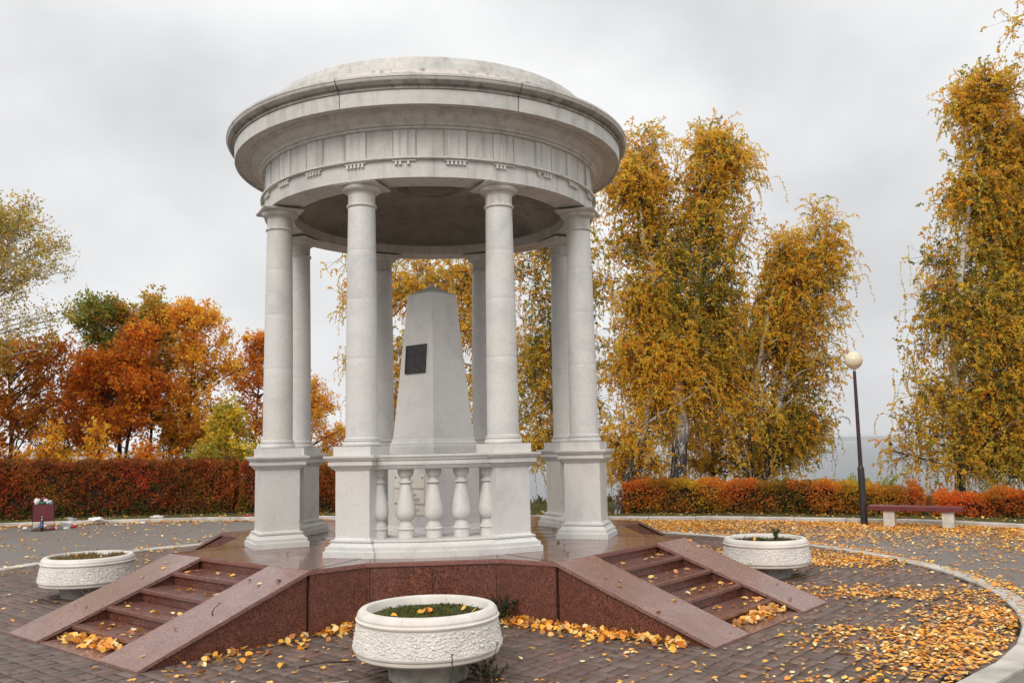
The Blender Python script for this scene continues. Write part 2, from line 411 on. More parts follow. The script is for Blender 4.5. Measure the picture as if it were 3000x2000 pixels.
# ------------------------------------------------------------------ pavers: basket weave set at 45 degrees
def pavers():
    B = .21; n = 34; ca, sa = math.cos(R(45)), math.sin(R(45)); Vs = []; Fs = []; Cs = []; rg = np.random.default_rng(3)
    pal = np.array([[.150, .100, .082], [.135, .096, .081], [.165, .114, .094], [.145, .108, .093], [.155, .092, .073]])
    g, bv, zt = .0065, .006, .014
    for iu in range(-n, n):
        for iv in range(-n, n):
            for k in range(2):
                if (iu+iv) % 2: u0, u1, v0, v1 = iu*B, (iu+1)*B, iv*B+k*B/2, iv*B+(k+1)*B/2
                else: u0, u1, v0, v1 = iu*B+k*B/2, iu*B+(k+1)*B/2, iv*B, (iv+1)*B
                cu, cv = (u0+u1)/2, (v0+v1)/2; x, y = ca*cu-sa*cv, sa*cu+ca*cv
                if math.hypot(x-RC[0], y-RC[1]) > RR-.04 or max(abs(x), abs(y)) < 1.5: continue
                z = zt+rg.uniform(-.0025, .0025); tu, tv = rg.uniform(-.002, .002, 2); b = len(Vs)
                for (ins_, zz) in ((g, -.004), (g, z-bv), (g+bv, z)):
                    for (uu, vv, su, sv) in ((u0+ins_, v0+ins_, -1, -1), (u1-ins_, v0+ins_, 1, -1), (u1-ins_, v1-ins_, 1, 1), (u0+ins_, v1-ins_, -1, 1)):
                        Vs.append((ca*uu-sa*vv, sa*uu+ca*vv, zz+(tu*su+tv*sv if zz > 0 else 0)))
                fs = [(b+8, b+9, b+10, b+11)]+[(b+4+i, b+4+(i+1) % 4, b+8+(i+1) % 4, b+8+i) for i in range(4)]+[(b+i, b+(i+1) % 4, b+4+(i+1) % 4, b+4+i) for i in range(4)]
                Fs += fs; c = pal[rg.integers(len(pal))]*rg.uniform(.8, 1.2); Cs += [c]*9
    return np_mesh('brick_paving', np.array(Vs), np.array(Fs), M_paver, np.array(Cs))
tag(pavers(), kind='structure')
m = MB(); m.lathe([(0.001, .0045), (RR, .0045)], 120, RC, smooth=False); tag(m.build('paving_bed', M_joint), kind='structure')

# ------------------------------------------------------------------ podium (granite) with four flights
P = .595; TH = .045
rot = empty('rotunda'); tag(rot, 'round white marble rotunda of eight columns on a red granite stepped podium', 'rotunda')
cor = []
def q45(n_, t_, k):        # n outward along the diagonal k, t across
    a = R(45+90*k); e = (math.sin(a), -math.cos(a)); t = (math.cos(a), math.sin(a))
    return (e[0]*n_+t[0]*t_, e[1]*n_+t[1]*t_)
for k in range(4):
    a = R(90*k); r_ = lambda x, y: (x*math.cos(a)-y*math.sin(a), x*math.sin(a)+y*math.cos(a))
    cor += [r_(-.64, -2.48), r_(.64, -2.48)]
    cor += [q45(2.83, -1.22, k), q45(2.83, -.6, k), q45(2.82, -.6, k), q45(2.82, .6, k), q45(2.83, .6, k), q45(2.83, 1.22, k)]
wall = [(x*.992, y*.992) for x, y in cor]
m = MB(); m.prism(wall, -.02, P-TH); m.build('podium_wall', M_gran_wall, rot)
m = MB(); m.prism(cor, P-TH+.001, P-.004)
m.build('podium_coping', M_gran_edge, rot, .004)
# paving slabs of the platform top, each a thin stone with open joints
def slab_poly(poly, z0, z1): return poly
m = MB(); m.prism([(x*.9985, y*.9985) for x, y in cor], P-.004, P); m.build('podium_top', M_gran_plat, rot)
m = MB()       # joints in the wall facing and platform, slim dark inlays standing 2 mm proud
M_jt = simple('mortar', (.03, .022, .02), .9, .1)
def seam(p, q, w=.003):
    d = Vector((q[0]-p[0], q[1]-p[1], 0)); L = d.length; c = ((p[0]+q[0])/2, (p[1]+q[1])/2, P+.0005)
    m.box(c, (L, w, .003), math.atan2(d.y, d.x))
for k in range(4):
    for t_ in (-1.22, 1.22): seam(q45(.9, t_*.55, k), q45(2.80, t_, k))
    a = R(90*k); r_ = lambda x, y: (x*math.cos(a)-y*math.sin(a), x*math.sin(a)+y*math.cos(a))
    seam(r_(-.62, -1.0), r_(-.62, -2.45)); seam(r_(.62, -1.0), r_(.62, -2.45))
    for x in (-.62, -.02, .6):
        p = r_(x, -2.463); m.box((p[0], p[1], .27), (.003, .006, .54), a)
m.build('podium_joint', M_jt, rot)
def flight(k):
    e = lambda n_, t_, z: (*q45(n_, t_, k), z)
    N0, N1 = 2.82, 4.43; nos = [2.82, 3.14, 3.47, 3.80, 4.12]
    fl = MB()       # cheeks (the two side walls) down to the ground
    for s in (-1, 1):
        t0, t1 = s*.635, s*1.195
        for (ta, tb) in ((t0, t1),):
            A = [e(N0+.012, ta, -.02), e(N1-.06, ta, -.02), e(N1-.06, ta, .004), e(N0+.012, ta, P-.052)]
            Bq = [e(N0+.012, tb, -.02), e(N1-.06, tb, -.02), e(N1-.06, tb, .004), e(N0+.012, tb, P-.052)]
            fl.loft([A, Bq] if s > 0 else [Bq, A])
    root = fl.build('staircase', M_gran_wall, rot)
    for s in (-1, 1):
        mm = MB(); t0, t1 = s*.6, s*1.225; th = .04
        prof = [(N0+.002, P), (N1, .035), (N1, .0), (N0+.002, P-th)]
        A = [e(n_, t0, z) for n_, z in prof]; Bq = [e(n_, t1, z) for n_, z in prof]
        mm.loft([A, Bq] if s > 0 else [Bq, A]); mm.build('ramp_slab', M_gran_top, root, .004)
    rise = P/5
    for i in range(1, 5):
        z = P-rise*i; n0 = nos[i-1]-.02; n1 = nos[i]
        mm = MB(); A = [(n0, z), (n1, z), (n1, z-.035), (n0, z-.035)]
        mm.loft([[e(a_, -.634, b_) for a_, b_ in A], [e(a_, .634, b_) for a_, b_ in A]]); tr = mm.build('tread', M_gran_tread, root, .003)
    mm = MB()
    for i in range(1, 6):
        z1 = P-rise*(i-1)-(.036 if i > 1 else TH); z0 = P-rise*i-(.034 if i < 5 else 0.6*rise*0+.1); n_ = nos[i-1]-.035
        if i == 5: z0 = -.02
        A = [(n_-.03, z0), (n_, z0), (n_, z1), (n_-.03, z1)]
        mm.loft([[e(a_, -.632, b_) for a_, b_ in A], [e(a_, .632, b_) for a_, b_ in A]])
    mm.build('riser', M_gran_wall, root)
    mm = MB(); A = [(4.0, -.01), (4.41, -.01), (4.41, .020), (4.0, .020)]
    mm.loft([[e(a_, -.6, b_) for a_, b_ in A], [e(a_, .6, b_) for a_, b_ in A]]); mm.build('bottom_slab', M_gran_top, root, .003)
    return root
for k in range(4): flight(k)

# ------------------------------------------------------------------ pedestals, columns
def build_pedestal():
    hs = [(P, .298), (.657, .298), (.660, .280), (.699, .280), (.702, .266), (.715, .252), (.736, .238), (.738, .226), (.744, .226), (.746, .240), (.764, .241), (.768, .228), (.771, .214), (.785, .205),
          (1.462, .205), (1.463, .212), (1.475, .222), (1.50, .248), (1.504, .250), (1.505, .243), (1.511, .243), (1.512, .263), (1.551, .263), (1.552, .254), (1.559, .254), (1.561, .270), (1.578, .284), (1.588, .288), (1.590, .298), (1.612, .300)]
    m = MB(); m.sq([(z, h-.012, h+.008) for z, h in hs]); return m
ped = build_pedestal()
RIN = 1.945
def build_column():
    m = MB(); prof = []
    zb, zt = 1.80, 4.255
    joints = [2.62, 3.25, 3.78]
    zz = sorted(list(np.linspace(zb, zt, 24))+[j+d for j in joints for d in (-.004, -.0015, .0015, .004)])
    def rad(z):
        t = (z-zb)/(zt-zb); return .170-.024*t**1.6
    prof = [(.184, 1.785), (.176, 1.793)]
    for z in zz:
        d = min(abs(z-j) for j in joints); prof.append((rad(z)-(.0006 if d < .002 else 0), z))
    m.lathe(prof, 48); return m
def build_cbase():
    m = MB(); m.sq([(1.612, .212, .225), (1.706, .212, .225)])
    a = [(.205*0+.196, 1.706)]
    pr = [(.19, 1.706)]+[(.186+.016*math.sin(t), 1.728-.022*math.cos(t)) for t in np.linspace(0, math.pi, 9)]+[(.188, 1.752), (.188, 1.757), (.178, 1.76)]+[(.178+.010*math.sin(t), 1.770-.010*math.cos(t)) for t in np.linspace(0, math.pi, 7)]+[(.182, 1.782), (.182, 1.787)]
    m.lathe(pr, 48); return m
def build_capital():
    m = MB()
    pr = [(.145, 4.25)]+[(.148+.016*math.sin(t), 4.273-.016*math.cos(t)) for t in np.linspace(0, math.pi, 9)]+[(.146, 4.291), (.146, 4.400), (.153, 4.403), (.153, 4.411), (.162, 4.415), (.162, 4.424)]
    pr += [(.162+.050*math.sin(t), 4.424+.044*(1-math.cos(t))) for t in np.linspace(0, math.pi/2, 8)]+[(.212, 4.480)]
    m.lathe(pr, 48)
    m.sq([(4.479, .222, .222), (4.486, .226, .226), (4.493, .237, .237), (4.505, .237, .237)]); m.sq([(4.5055, .10, .10), (4.54, .10, .10)]); return m
col_data = []
for k in range(8):
    a = R(22.5+45*k); loc = (RIN*math.sin(a), -RIN*math.cos(a), 0)
    if k == 0:
        p0 = ped.build('pedestal', M_marble, rot, .002)
        c0 = build_column().build('column', M_marble, rot); b0 = build_cbase().build('column_base', M_marble, c0); cp0 = build_capital().build('capital', M_marble2, c0)
        pp, cc = p0, c0
    else:
        pp = p0.copy(); COL.objects.link(pp); pp.parent = rot
        cc = c0.copy(); COL.objects.link(cc); cc.parent = rot
        for s_ in (b0, cp0): q_ = s_.copy(); COL.objects.link(q_); q_.parent = cc
    for o in (pp, cc): o.location = loc; o.rotation_euler = (0, 0, a)

# ------------------------------------------------------------------ balustrades between the pairs of pedestals
def baluster_mesh():
    m = MB(); pr = [(.0, .765), (.082, .765), (.082, .842), (.086, .845), (.097, .856), (.097, .864), (.088, .872), (.082, .874), (.082, .884), (.076, .888), (.073, .905), (.066, .908), (.064, .922), (.056, .925), (.055, .936),
        (.072, .948), (.088, .965), (.098, .99), (.1015, 1.02), (.099, 1.06), (.090, 1.12), (.078, 1.19), (.066, 1.25), (.056, 1.30), (.052, 1.312), (.068, 1.318), (.078, 1.328), (.074, 1.335), (.060, 1.345), (.050, 1.362), (.049, 1.372),
        (.062, 1.385), (.074, 1.400), (.081, 1.415), (.082, 1.42), (.080, 1.423), (.083, 1.428), (.085, 1.447), (.082, 1.468)]
    m.lathe(pr, 32); return m
bal0 = None
for k in range(4):
    a0 = R(90*k); m = MB()
    m.lathe([(1.72, 1.466), (2.09, 1.466), (2.10, 1.472), (2.118, 1.498), (2.118, 1.504), (2.110, 1.505), (2.110, 1.511), (2.13, 1.512), (2.13, 1.551), (2.120, 1.552), (2.120, 1.559), (2.138, 1.561), (2.142, 1.575), (2.152, 1.59), (2.158, 1.594), (2.158, 1.610), (1.74, 1.610), (1.72, 1.58), (1.72, 1.466)], 16, a0=a0-R(17.3), a1=a0+R(17.3), closed_ends=True, smooth=False)
    root = m.build('balustrade', M_marble, rot)
    m = MB()
    m.lathe([(1.66, P), (2.235, P), (2.235, .655), (2.217, .657), (2.217, .697), (2.20, .702), (2.17, .720), (2.155, .736), (2.140, .738), (2.140, .743), (2.152, .745), (2.152, .757), (2.13, .764), (1.75, .764), (1.66, .70), (1.66, P)], 16, a0=a0-R(17.3), a1=a0+R(17.3), closed_ends=True, smooth=False)
    m.build('balustrade_plinth', M_marble, root)
    for j in (-2, -1, 0, 1, 2):
        a = a0+R(8.45)*j; loc = (RIN*math.sin(a), -RIN*math.cos(a), 0)
        if bal0 is None: b = bal0 = baluster_mesh().build('baluster', M_marble, root)
        else: b = bal0.copy(); COL.objects.link(b); b.parent = root
        b.location = loc; b.rotation_euler = (0, 0, random.uniform(0, 6))

# ------------------------------------------------------------------ entablature, cornice, roof
m = MB()
m.lathe([(1.73, 4.535), (2.085, 4.531), (2.088, 4.72), (2.125, 4.722), (2.135, 4.727), (2.135, 4.746), (2.125, 4.752), (2.082, 4.753), (2.082, 5.055)], 144)
m.lathe([(1.73, 4.535), (1.73, 4.66)], 96)
ent = m.build('entablature', M_marble2, rot)
m = MB(); m.lathe([(2.082, 5.052), (2.125, 5.058), (2.13, 5.075), (2.12, 5.082), (2.14, 5.09), (2.15, 5.115), (2.155, 5.12), (2.175, 5.128), (2.215, 5.15), (2.245, 5.18), (2.255, 5.205), (2.285, 5.208), (2.292, 5.225), (2.40, 5.222)], 144)
m.build('bed_moulding', M_marble2, ent)
for k in range(8):
    m = MB(); g = R(.10)
    m.lathe([(2.29, 5.226), (2.418, 5.218), (2.422, 5.198), (2.445, 5.196), (2.452, 5.34), (2.452, 5.352), (2.40, 5.352)], 24, a0=R(22.5+45*k)+g, a1=R(67.5+45*k)-g, smooth=True)
    o = m.build('cornice_block', M_marble2, ent)
    m = MB()
    m.lathe([(2.40, 5.353), (2.468, 5.353), (2.470, 5.366), (2.462, 5.368), (2.464, 5.382), (2.485, 5.388), (2.50, 5.395), (2.505, 5.403), (2.522, 5.415), (2.527, 5.4235)], 24, a0=R(22.5+45*k)+g, a1=R(67.5+45*k)-g)
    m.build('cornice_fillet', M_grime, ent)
    m = MB()
    m.lathe([(2.40, 5.424), (2.528, 5.424), (2.535, 5.432), (2.54, 5.455), (2.548, 5.458), (2.548, 5.482), (2.50, 5.490), (2.10, 5.56)], 24, a0=R(22.5+45*k)+g, a1=R(67.5+45*k)-g)
    m.build('cymatium', M_marble2, ent)
m = MB(); m.lathe([(2.10, 4.75), (2.06, 4.76), (2.06, 5.20), (2.38, 5.24), (2.38, 5.46), (2.0, 5.52)], 96)
m.build('entablature_light_block', M_grime, ent)  # hidden inner ring, added to block light through the cornice joint gaps
def triglyph(missing=()):
    m = MB(); w = .252; z0, z1 = 4.754, 5.052; r0, r1 = 2.078, 2.098; N = 60
    def prof(u):     # u in -w/2..w/2 -> radius
        g = 0
        for c, hw in ((-.042, .015), (.042, .015)):
            g = max(g, max(0, 1-abs(u-c)/hw))
        g = max(g, max(0, 1-abs(abs(u)-w/2)/.014))
        return r1-.010*g
    us = np.linspace(-w/2, w/2, N); vs = []
    for z in (z0, z1-.012, z1-.006, z1):
        for u in us:
            r = prof(u) if z < z1-.009 else r1; a = u/2.1; vs.append((r*math.sin(a), -r*math.cos(a), z))
    fs = [(j*N+i, j*N+i+1, (j+1)*N+i+1, (j+1)*N+i) for j in range(3) for i in range(N-1)]
    m.add(vs, fs)
    a = w/2/2.1
    for s in (-1, 1):
        m.add([(r0*math.sin(s*a), -r0*math.cos(s*a), z0), (r1*math.sin(s*a), -r1*math.cos(s*a), z0), (r1*math.sin(s*a), -r1*math.cos(s*a), z1), (r0*math.sin(s*a), -r0*math.cos(s*a), z1)], [(0, 1, 2, 3)])
    m.lathe([(2.08, 4.702), (2.112, 4.702), (2.112, 4.719), (2.08, 4.719)], 6, a0=-a, a1=a, smooth=False, closed_ends=True)
    for i in range(5):
        if i in missing: continue
        u = (i-2)*.044; b = u/2.1; r = 2.102
        m.sq([(4.664, .0145, .0145), (4.7015, .0105, .0105)], b, (r*math.sin(b), -r*math.cos(b)))
    return m
tg = {}
for k in range(24):
    a = 7.5+15*k
    miss = (2, 4) if k == 23 else (3, 4) if k == 1 else (1,) if k == 2 else ()
    if miss not in tg: tg[miss] = o = triglyph(miss).build('triglyph', M_marble2, ent)
    else: o = tg[miss].copy(); COL.objects.link(o); o.parent = ent
    o.rotation_euler = (0, 0, R(a))
m = MB()
m.lathe([(2.50, 5.486), (2.36, 5.545), (2.30, 5.575), (2.28, 5.61), (2.16, 5.65), (2.13, 5.69), (2.125, 5.72)], 144)
dome = m.build('roof_dome', M_roof, rot)
m = MB(); m.lathe([(2.126, 5.718), (2.10, 5.738), (2.085, 5.742), (2.078, 5.81), (2.06, 5.822), (2.05, 5.826), (2.035, 5.888), (2.02, 5.90), (1.9, 5.93), (1.4, 6.08), (.7, 6.22), (.01, 6.26)], 144)
m.build('roof_band', M_marble2, dome)
m = MB()
pr = [(1.73, 4.655), (1.705, 4.66), (1.70, 4.70)]+[(1.70*math.cos(t), 4.70+.36*math.sin(t)) for t in np.linspace(.04, 1.30, 14)]+[(.44, 5.035), (.40, 5.10), (.39, 5.12), (.02, 5.12)]
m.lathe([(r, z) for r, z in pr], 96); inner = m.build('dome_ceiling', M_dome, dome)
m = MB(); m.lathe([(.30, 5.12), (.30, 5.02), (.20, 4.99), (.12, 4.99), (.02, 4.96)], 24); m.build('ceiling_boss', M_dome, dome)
m = MB(); m.box((-.0, -2.052, 5.80), (.10, .035, .045)); m.build('roof_fixing', M_marble2, dome, .006)

# ------------------------------------------------------------------ obelisk
ob = empty('obelisk', (0, 0, P)); tag(ob, 'grey marble four-sided obelisk with pointed tip on a tall plinth inside the rotunda', 'monument')
r45 = R(45); q2 = math.sqrt(.5)
def dia(levels): return [(z-P, h*q2, h*q2) for z, h in levels]
m = MB(); m.sq(dia([(1.80, .505), (3.615, .306), (3.74, .004)]), r45); m.build('shaft', M_marble, ob, .004)
m = MB(); m.sq(dia([(1.605, .555), (1.70, .555), (1.702, .545), (1.735, .545), (1.738, .535), (1.75, .525), (1.785, .515), (1.799, .512)]), r45); m.build('upper_plinth', M_marble, ob, .003)
m = MB(); m.sq(dia([(.735, .57), (1.604, .565)]), r45); m.build('pedestal', M_marble, ob, .004)
m = MB(); m.sq(dia([(P, .78), (.64, .78), (.641, .70), (.672, .70), (.673, .64), (.70, .625), (.705, .61), (.72, .61), (.734, .585)]), r45); m.build('stepped_base', M_marble, ob, .003)
# dark tablet on the left front face; u runs along the face from the left corner to the front corner
def face_frame(h0, z0, h1, z1):
    def f(u, z, off=0):
        h = h0+(h1-h0)*(z-z0)/(z1-z0); s = h*math.sqrt(2); n_ = Vector((-1, -1, (h0-h1)/(z1-z0)*1.0)).normalized()
        p = Vector((-h/2, -h/2, z-P))+Vector((1, -1, 0)).normalized()*u+n_*off; return p
    return f
ff = face_frame(.505, 1.8, .306, 3.615)
def plate(f, u0, u1, z0, z1, t, off=0):
    m = MB(); A = [f(u0, z0, off), f(u1, z0, off), f(u1, z1, off), f(u0, z1, off)]; B_ = [f(u0, z0, off+t), f(u1, z0, off+t), f(u1, z1, off+t), f(u0, z1, off+t)]
    m.loft([A, B_]); return m
# corners measured: x -.349..-.095 at z 2.59 ; x -.330..-.075 at z 2.958
tb = plate(ff, -.185, .175, 2.595, 2.955, .018).build('bronze_tablet', M_bronze, ob, .003)
m = MB()
for (a, b, c, d) in ((-.183, .173, 2.597, 2.605), (-.183, .173, 2.945, 2.953), (-.183, -.175, 2.597, 2.953), (.165, .173, 2.597, 2.953)):
    mm = plate(ff, a, b, c, d, .006, .018); m.add(mm.v, mm.f)
m.build('tablet_rim', simple('worn_bronze', (.09, .06, .035), .4, .5, .5, vary=.3, scale=30), tb)
fp = face_frame(.57, .735, .565, 1.604)
plq = plate(fp, -.275, .245, .872, 1.352, .012).build('marble_plaque', M_plaque, ob, .002)
def text_mesh(lines, f, parent, name, mat, off, ext=.001):
    Vv = []; Ff = []
    for (s, size, uc, zc, align) in lines:
        cu = bpy.data.curves.new('t', 'FONT'); cu.body = s; cu.size = size; cu.align_x = align; cu.extrude = 0
        o = bpy.data.objects.new('t', cu); COL.objects.link(o); bpy.context.view_layer.update()
        me = bpy.data.meshes.new_from_object(o.evaluated_get(bpy.context.evaluated_depsgraph_get()))
        b = len(Vv)
        for v in me.vertices: Vv.append(f(uc+v.co.x, zc+v.co.y, off))
        for p in me.polygons: Ff.append(tuple(b+i for i in p.vertices))
        bpy.data.objects.remove(o); bpy.data.curves.remove(cu); bpy.data.meshes.remove(me)
    m = MB(); m.add(Vv, Ff); return m.build(name, mat, parent)
uc = -.015
text_mesh([('РОССИЙСКОМУ ПИСАТЕЛЮ', .036, uc, 1.17, 'CENTER'), ('ОТ РОССИИ', .042, uc, 1.095, 'CENTER'), ('ГОНЧАРОВУ', .062, uc, 1.03, 'CENTER'), ('ИВАНУ АЛЕКСАНДРОВИЧУ', .040, uc, .985, 'CENTER'),
           ('в память', .024, .05, .935, 'LEFT'), ('о писателе', .024, .05, .915, 'LEFT'), ('город', .024, .05, .895, 'LEFT')], fp, plq, 'lettering', M_ink, .0135)
for u in (-.25, .22):
    m = MB(); p = fp(u, 1.318, .013); m.box(p, (.014, .014, .014), R(45)); m.build('fixing_bolt', M_pole, plq)

# ------------------------------------------------------------------ planters
from mathutils import noise as mnoise
M_foot = simple('weathered_concrete_foot', (.36, .34, .30), .85, .25, vary=.3, scale=7, bump=.3)
def ring_noise(amp, seed):
    def f(a, z):
        if not (.207 < z < .383): return 0
        edge = min(1, (z-.207)/.012, (.383-z)/.012)
        p = Vector((math.cos(a)*.53/.024+seed*9, math.sin(a)*.53/.024, (z+a*.53*.35)/.015)); q_ = mnoise.noise(p)+.5*mnoise.noise(p*2.1)
        return amp*edge*(1.6*abs(q_)-.35)
    return f
def make_planter(loc, seed, label, scale=1, tilt=(0, 0), lift=0):
    t = empty('planter', loc); tag(t, label, 'planter', 'round white concrete planters around the podium'); t.rotation_euler = (tilt[0], tilt[1], seed)
    t.scale = (scale,)*3
    m = MB(); zs = np.linspace(.205, .385, 34)
    body = [(.50*0+.31, .135), (.47, .138), (.505, .145), (.522, .158), (.525, .172), (.518, .180), (.520, .186), (.538, .190), (.543, .200)]
    side = [(.543-(z-.205)*.19, z) for z in zs]
    lip = [(.517, .388), (.522, .395), (.524, .405), (.512, .412), (.510, .420), (.513, .43), (.505, .452), (.49, .468), (.465, .474), (.445, .470), (.437, .455), (.432, .36)]
    bowl_lo = MB(); bowl_lo.lathe(body, 96); 
    b = MB(); b.lathe(body+[(.543, .206)], 96); b.lathe([(.509, .384)]+lip, 96); bowl = b.build('bowl', M_planter, t)
    s = MB(); s.lathe([(.538, .2055)]+side+[(.505, .3855)], 560, wob=ring_noise(.011, seed+1)); s.build('rough_band', M_planter_rough, bowl)
    f = MB(); f.lathe([(.285, -lift), (.29, .02), (.315, .13), (.32, .137)], 48); f.build('foot', M_foot, t)
    sm = MB(); pts = 26
    so = [(r, .40+.012*math.cos(r*17)) for r in np.linspace(.43, .005, 8)]
    sm.lathe(so, 40, wob=None); sm.build('soil', M_soil, t)
    l = MB(); l.tube([(.10+.045*math.cos(x), -.318, .115+.05*math.sin(x)) for x in np.linspace(math.pi, 2*math.pi, 9)], .005, 6); l.build('lifting_loop', M_white, bowl)
    return t
plC = make_planter((-.045, -4.42, .040), 2, 'nearest white round planter in front of the podium, moss on its soil', 1.015, lift=.035)
plL = make_planter((-4.13, -.03, .012), 0, 'white round planter left of the podium, overgrown with reddish grassy weeds')
plR = make_planter((4.11, -.33, .012), 5, 'white round planter right of the podium with a tall green weed standing in it', .99)

# ------------------------------------------------------------------ bench, lamp, bin
bd = math.atan2(-.60, .80)
be = empty('bench', (8.95, 4.68, 0), bd); tag(be, 'low backless bench with maroon plank seat on two whitewashed concrete blocks', 'bench')
m = MB(); m.box((-.05, .02, .355), (1.62, .36, .085)); m.build('seat', M_maroon, be, .006)
for x in (-.50, .50):
    m = MB(); m.box((x, .02, .155), (.20, .24, .31)); m.build('leg', M_leg, be, .008)
m = MB(); m.box((-.05, .02, .306), (1.5, .06, .012)); m.build('seat_batten', M_polered, be)
lp = empty('street_lamp', (8.25, 5.39, .05)); tag(lp, 'dark slim lamp post with one cream globe standing behind the right kerb', 'street lamp')
def octo(m, z0, z1, r0, r1, n=16): m.lathe([(r0, z0), (r1, z1)], n)
m = MB(); m.lathe([(.072, -.08), (.066, .06), (.062, 1.02), (.058, 1.05), (.040, 1.09)], 24); m.build('base_tube', M_pole, lp)
m = MB(); m.lathe([(.041, 1.085), (.030, 2.87), (.028, 2.93), (.02, 2.935)], 20); m.build('pole', M_polered, lp)
m = MB(); m.lathe([(.024, 2.93), (.024, 2.965), (.06, 2.975), (.085, 2.99), (.088, 3.0), (.07, 3.01)], 24); m.build('globe_collar', M_white, lp)
m = MB(); m.lathe([(max(.168*math.sin(t), .001), 3.142-.168*math.cos(t)) for t in np.linspace(.42, math.pi, 24)], 40); m.build('globe', M_globe, lp)
bn = empty('litter_bin', (-8.74, 9.62, 0), R(21)); tag(bn, 'small maroon metal litter bin heaped with rubbish in front of the left hedge', 'litter bin')
m = MB()
for s in (-1, 1):
    for (cx, w) in ((0, .40),): m.box((0, s*.17, .39), (.40, .008, .38))
    m.box((s*.20, 0, .39), (.008, .348, .38))
m.box((0, 0, .205), (.392, .33, .008)); m.build('bucket', M_maroon, bn)
m = MB()
for s in (-1, 1):
    m.box((s*.215, 0, .33), (.012, .02, .66)); m.box((s*.215, 0, .008), (.02, .40, .016))
m.box((0, -.19, .010), (.43, .02, .014)); m.box((0, .19, .010), (.43, .02, .014)); m.build('frame', M_polered, bn)
# crumpled rubbish pieces
def blob(name, loc, d, mat, seed, parent=None, n=10):
    rg = np.random.default_rng(seed); m = MB(); rows = []
    for i in range(n+1):
        t = math.pi*i/n; row = []
        for j in range(n+4):
            a = 2*math.pi*j/(n+4); r = 1+rg.uniform(-.28, .28)
            row.append((loc[0]+d[0]/2*r*math.sin(t)*math.cos(a), loc[1]+d[1]/2*r*math.sin(t)*math.sin(a), loc[2]+d[2]/2*(1 if i in (0, n) else r)*math.cos(t)))
        rows.append(row)
    m.loft(rows[::-1], False); return m.build(name, mat, parent)
def rub(name, label, cat, loc, d, mat, seed):
    o = blob(name, loc, d, mat, seed); tag(o, label, cat); return o
rub('plastic_bag', 'crumpled white plastic bag sticking up at the left rim of the maroon bin', 'plastic bag', (-8.87, 9.58, .63), (.13, .12, .15), M_white, 1)
rub('plastic_bag', 'crumpled dark bag in the middle of the heap in the maroon bin', 'plastic bag', (-8.74, 9.62, .62), (.20, .22, .16), M_darkpl, 2)
rub('wrapper', 'red crumpled wrapper at the top of the heap in the bin', 'wrapper', (-8.735, 9.60, .69), (.10, .09, .07), M_red, 3)
rub('paper_cup', 'white crushed cup lying at the top right of the bin heap', 'paper cup', (-8.67, 9.55, .655), (.11, .08, .06), M_white, 4)
rub('wrapper', 'green crumpled wrapper just above the rim at the middle of the bin', 'wrapper', (-8.73, 9.50, .605), (.10, .06, .06), M_greenpl, 5)
rub('wrapper', 'white and silver crumpled wrapper at the right rim of the bin', 'wrapper', (-8.60, 9.56, .615), (.13, .12, .09), M_silver, 6)
bt = empty('bottle', (-8.66, 9.36, 0)); tag(bt, 'dark glass bottle with a blue label standing in front of the maroon bin', 'bottle')
m = MB(); m.lathe([(.001, 0), (.036, 0), (.038, .01), (.038, .185), (.034, .205), (.017, .235), (.014, .30), (.016, .302), (.016, .315), (.001, .316)], 20); m.build('glass_body', M_glassbrown, bt)
m = MB(); m.lathe([(.0385, .09), (.0392, .092), (.0392, .18), (.0385, .182)], 20); m.build('paper_label', M_blue, bt)
m = MB(); m.lathe([(.0165, .235), (.0165, .262), (.0150, .275)], 16); m.lathe([(.017, .302), (.017, .322), (.001, .323)], 16); m.build('neck_foil', M_silver, bt)
def can(name, label, cat, loc, r, L, mat, matend, rx, rz):
    t = empty(name, loc, rz); tag(t, label, cat); t.rotation_euler = (0, rx, rz)
    m = MB(); m.lathe([(.001, -L/2+.004), (r*.85, -L/2), (r, -L/2+.008), (r, L/2-.008), (r*.9, L/2-.003)], 20); m.build('body', mat, t)
    m = MB(); m.lathe([(r*.9, L/2-.003), (r*.88, L/2+.002), (r*.82, L/2-.004), (.001, L/2-.004)], 20); m.build('end', matend, t)
can('paper_cup', 'red paper cup lying on its side with its white bottom showing beside the bottle', 'paper cup', (-8.50, 9.62, .045), .042, .10, M_red, M_white, R(80), R(-20))
can('drink_can', 'dark red drink can lying behind the white carton right of the bin', 'drink can', (-8.20, 9.92, .04), .034, .12, M_red, M_silver, R(90), R(160))
m = MB(); m.box((0, 0, 0), (.19, .12, .10)); cb = m.build('carton', M_white, None, .006); cb.location = (-8.40, 10.05, .085); cb.rotation_euler = (R(14), R(8), R(12)); tag(cb, 'white crushed carton lying on fallen leaves right of the litter bin', 'carton')
m = MB(); m.box((0, 0, 0), (.16, .12, .07)); cb = m.build('carton', M_silver, None, .006); cb.location = (-8.36, 10.22, .185); cb.rotation_euler = (R(-10), R(6), R(-20)); tag(cb, 'pale blue silver carton lying on top of the white carton by the bin', 'carton')
rub('plastic_bag', 'thin pinkish white bag lying over the kerb right of the cartons', 'plastic bag', (-8.05, 10.85, .12), (.34, .22, .10), M_white, 11)
rub('wrapper', 'small white wrapper among leaves at the foot of the carton', 'wrapper', (-8.28, 9.70, .025), (.13, .06, .04), M_white, 12)
rub('wrapper', 'transparent white cup crushed on the leaves left of the bin', 'wrapper', (-9.22, 9.85, .035), (.10, .09, .06), M_white, 13)
rub('wrapper', 'silver foil wrapper on the leaves just left of the bin', 'wrapper', (-9.08, 10.05, .04), (.16, .12, .06), M_silver, 14)
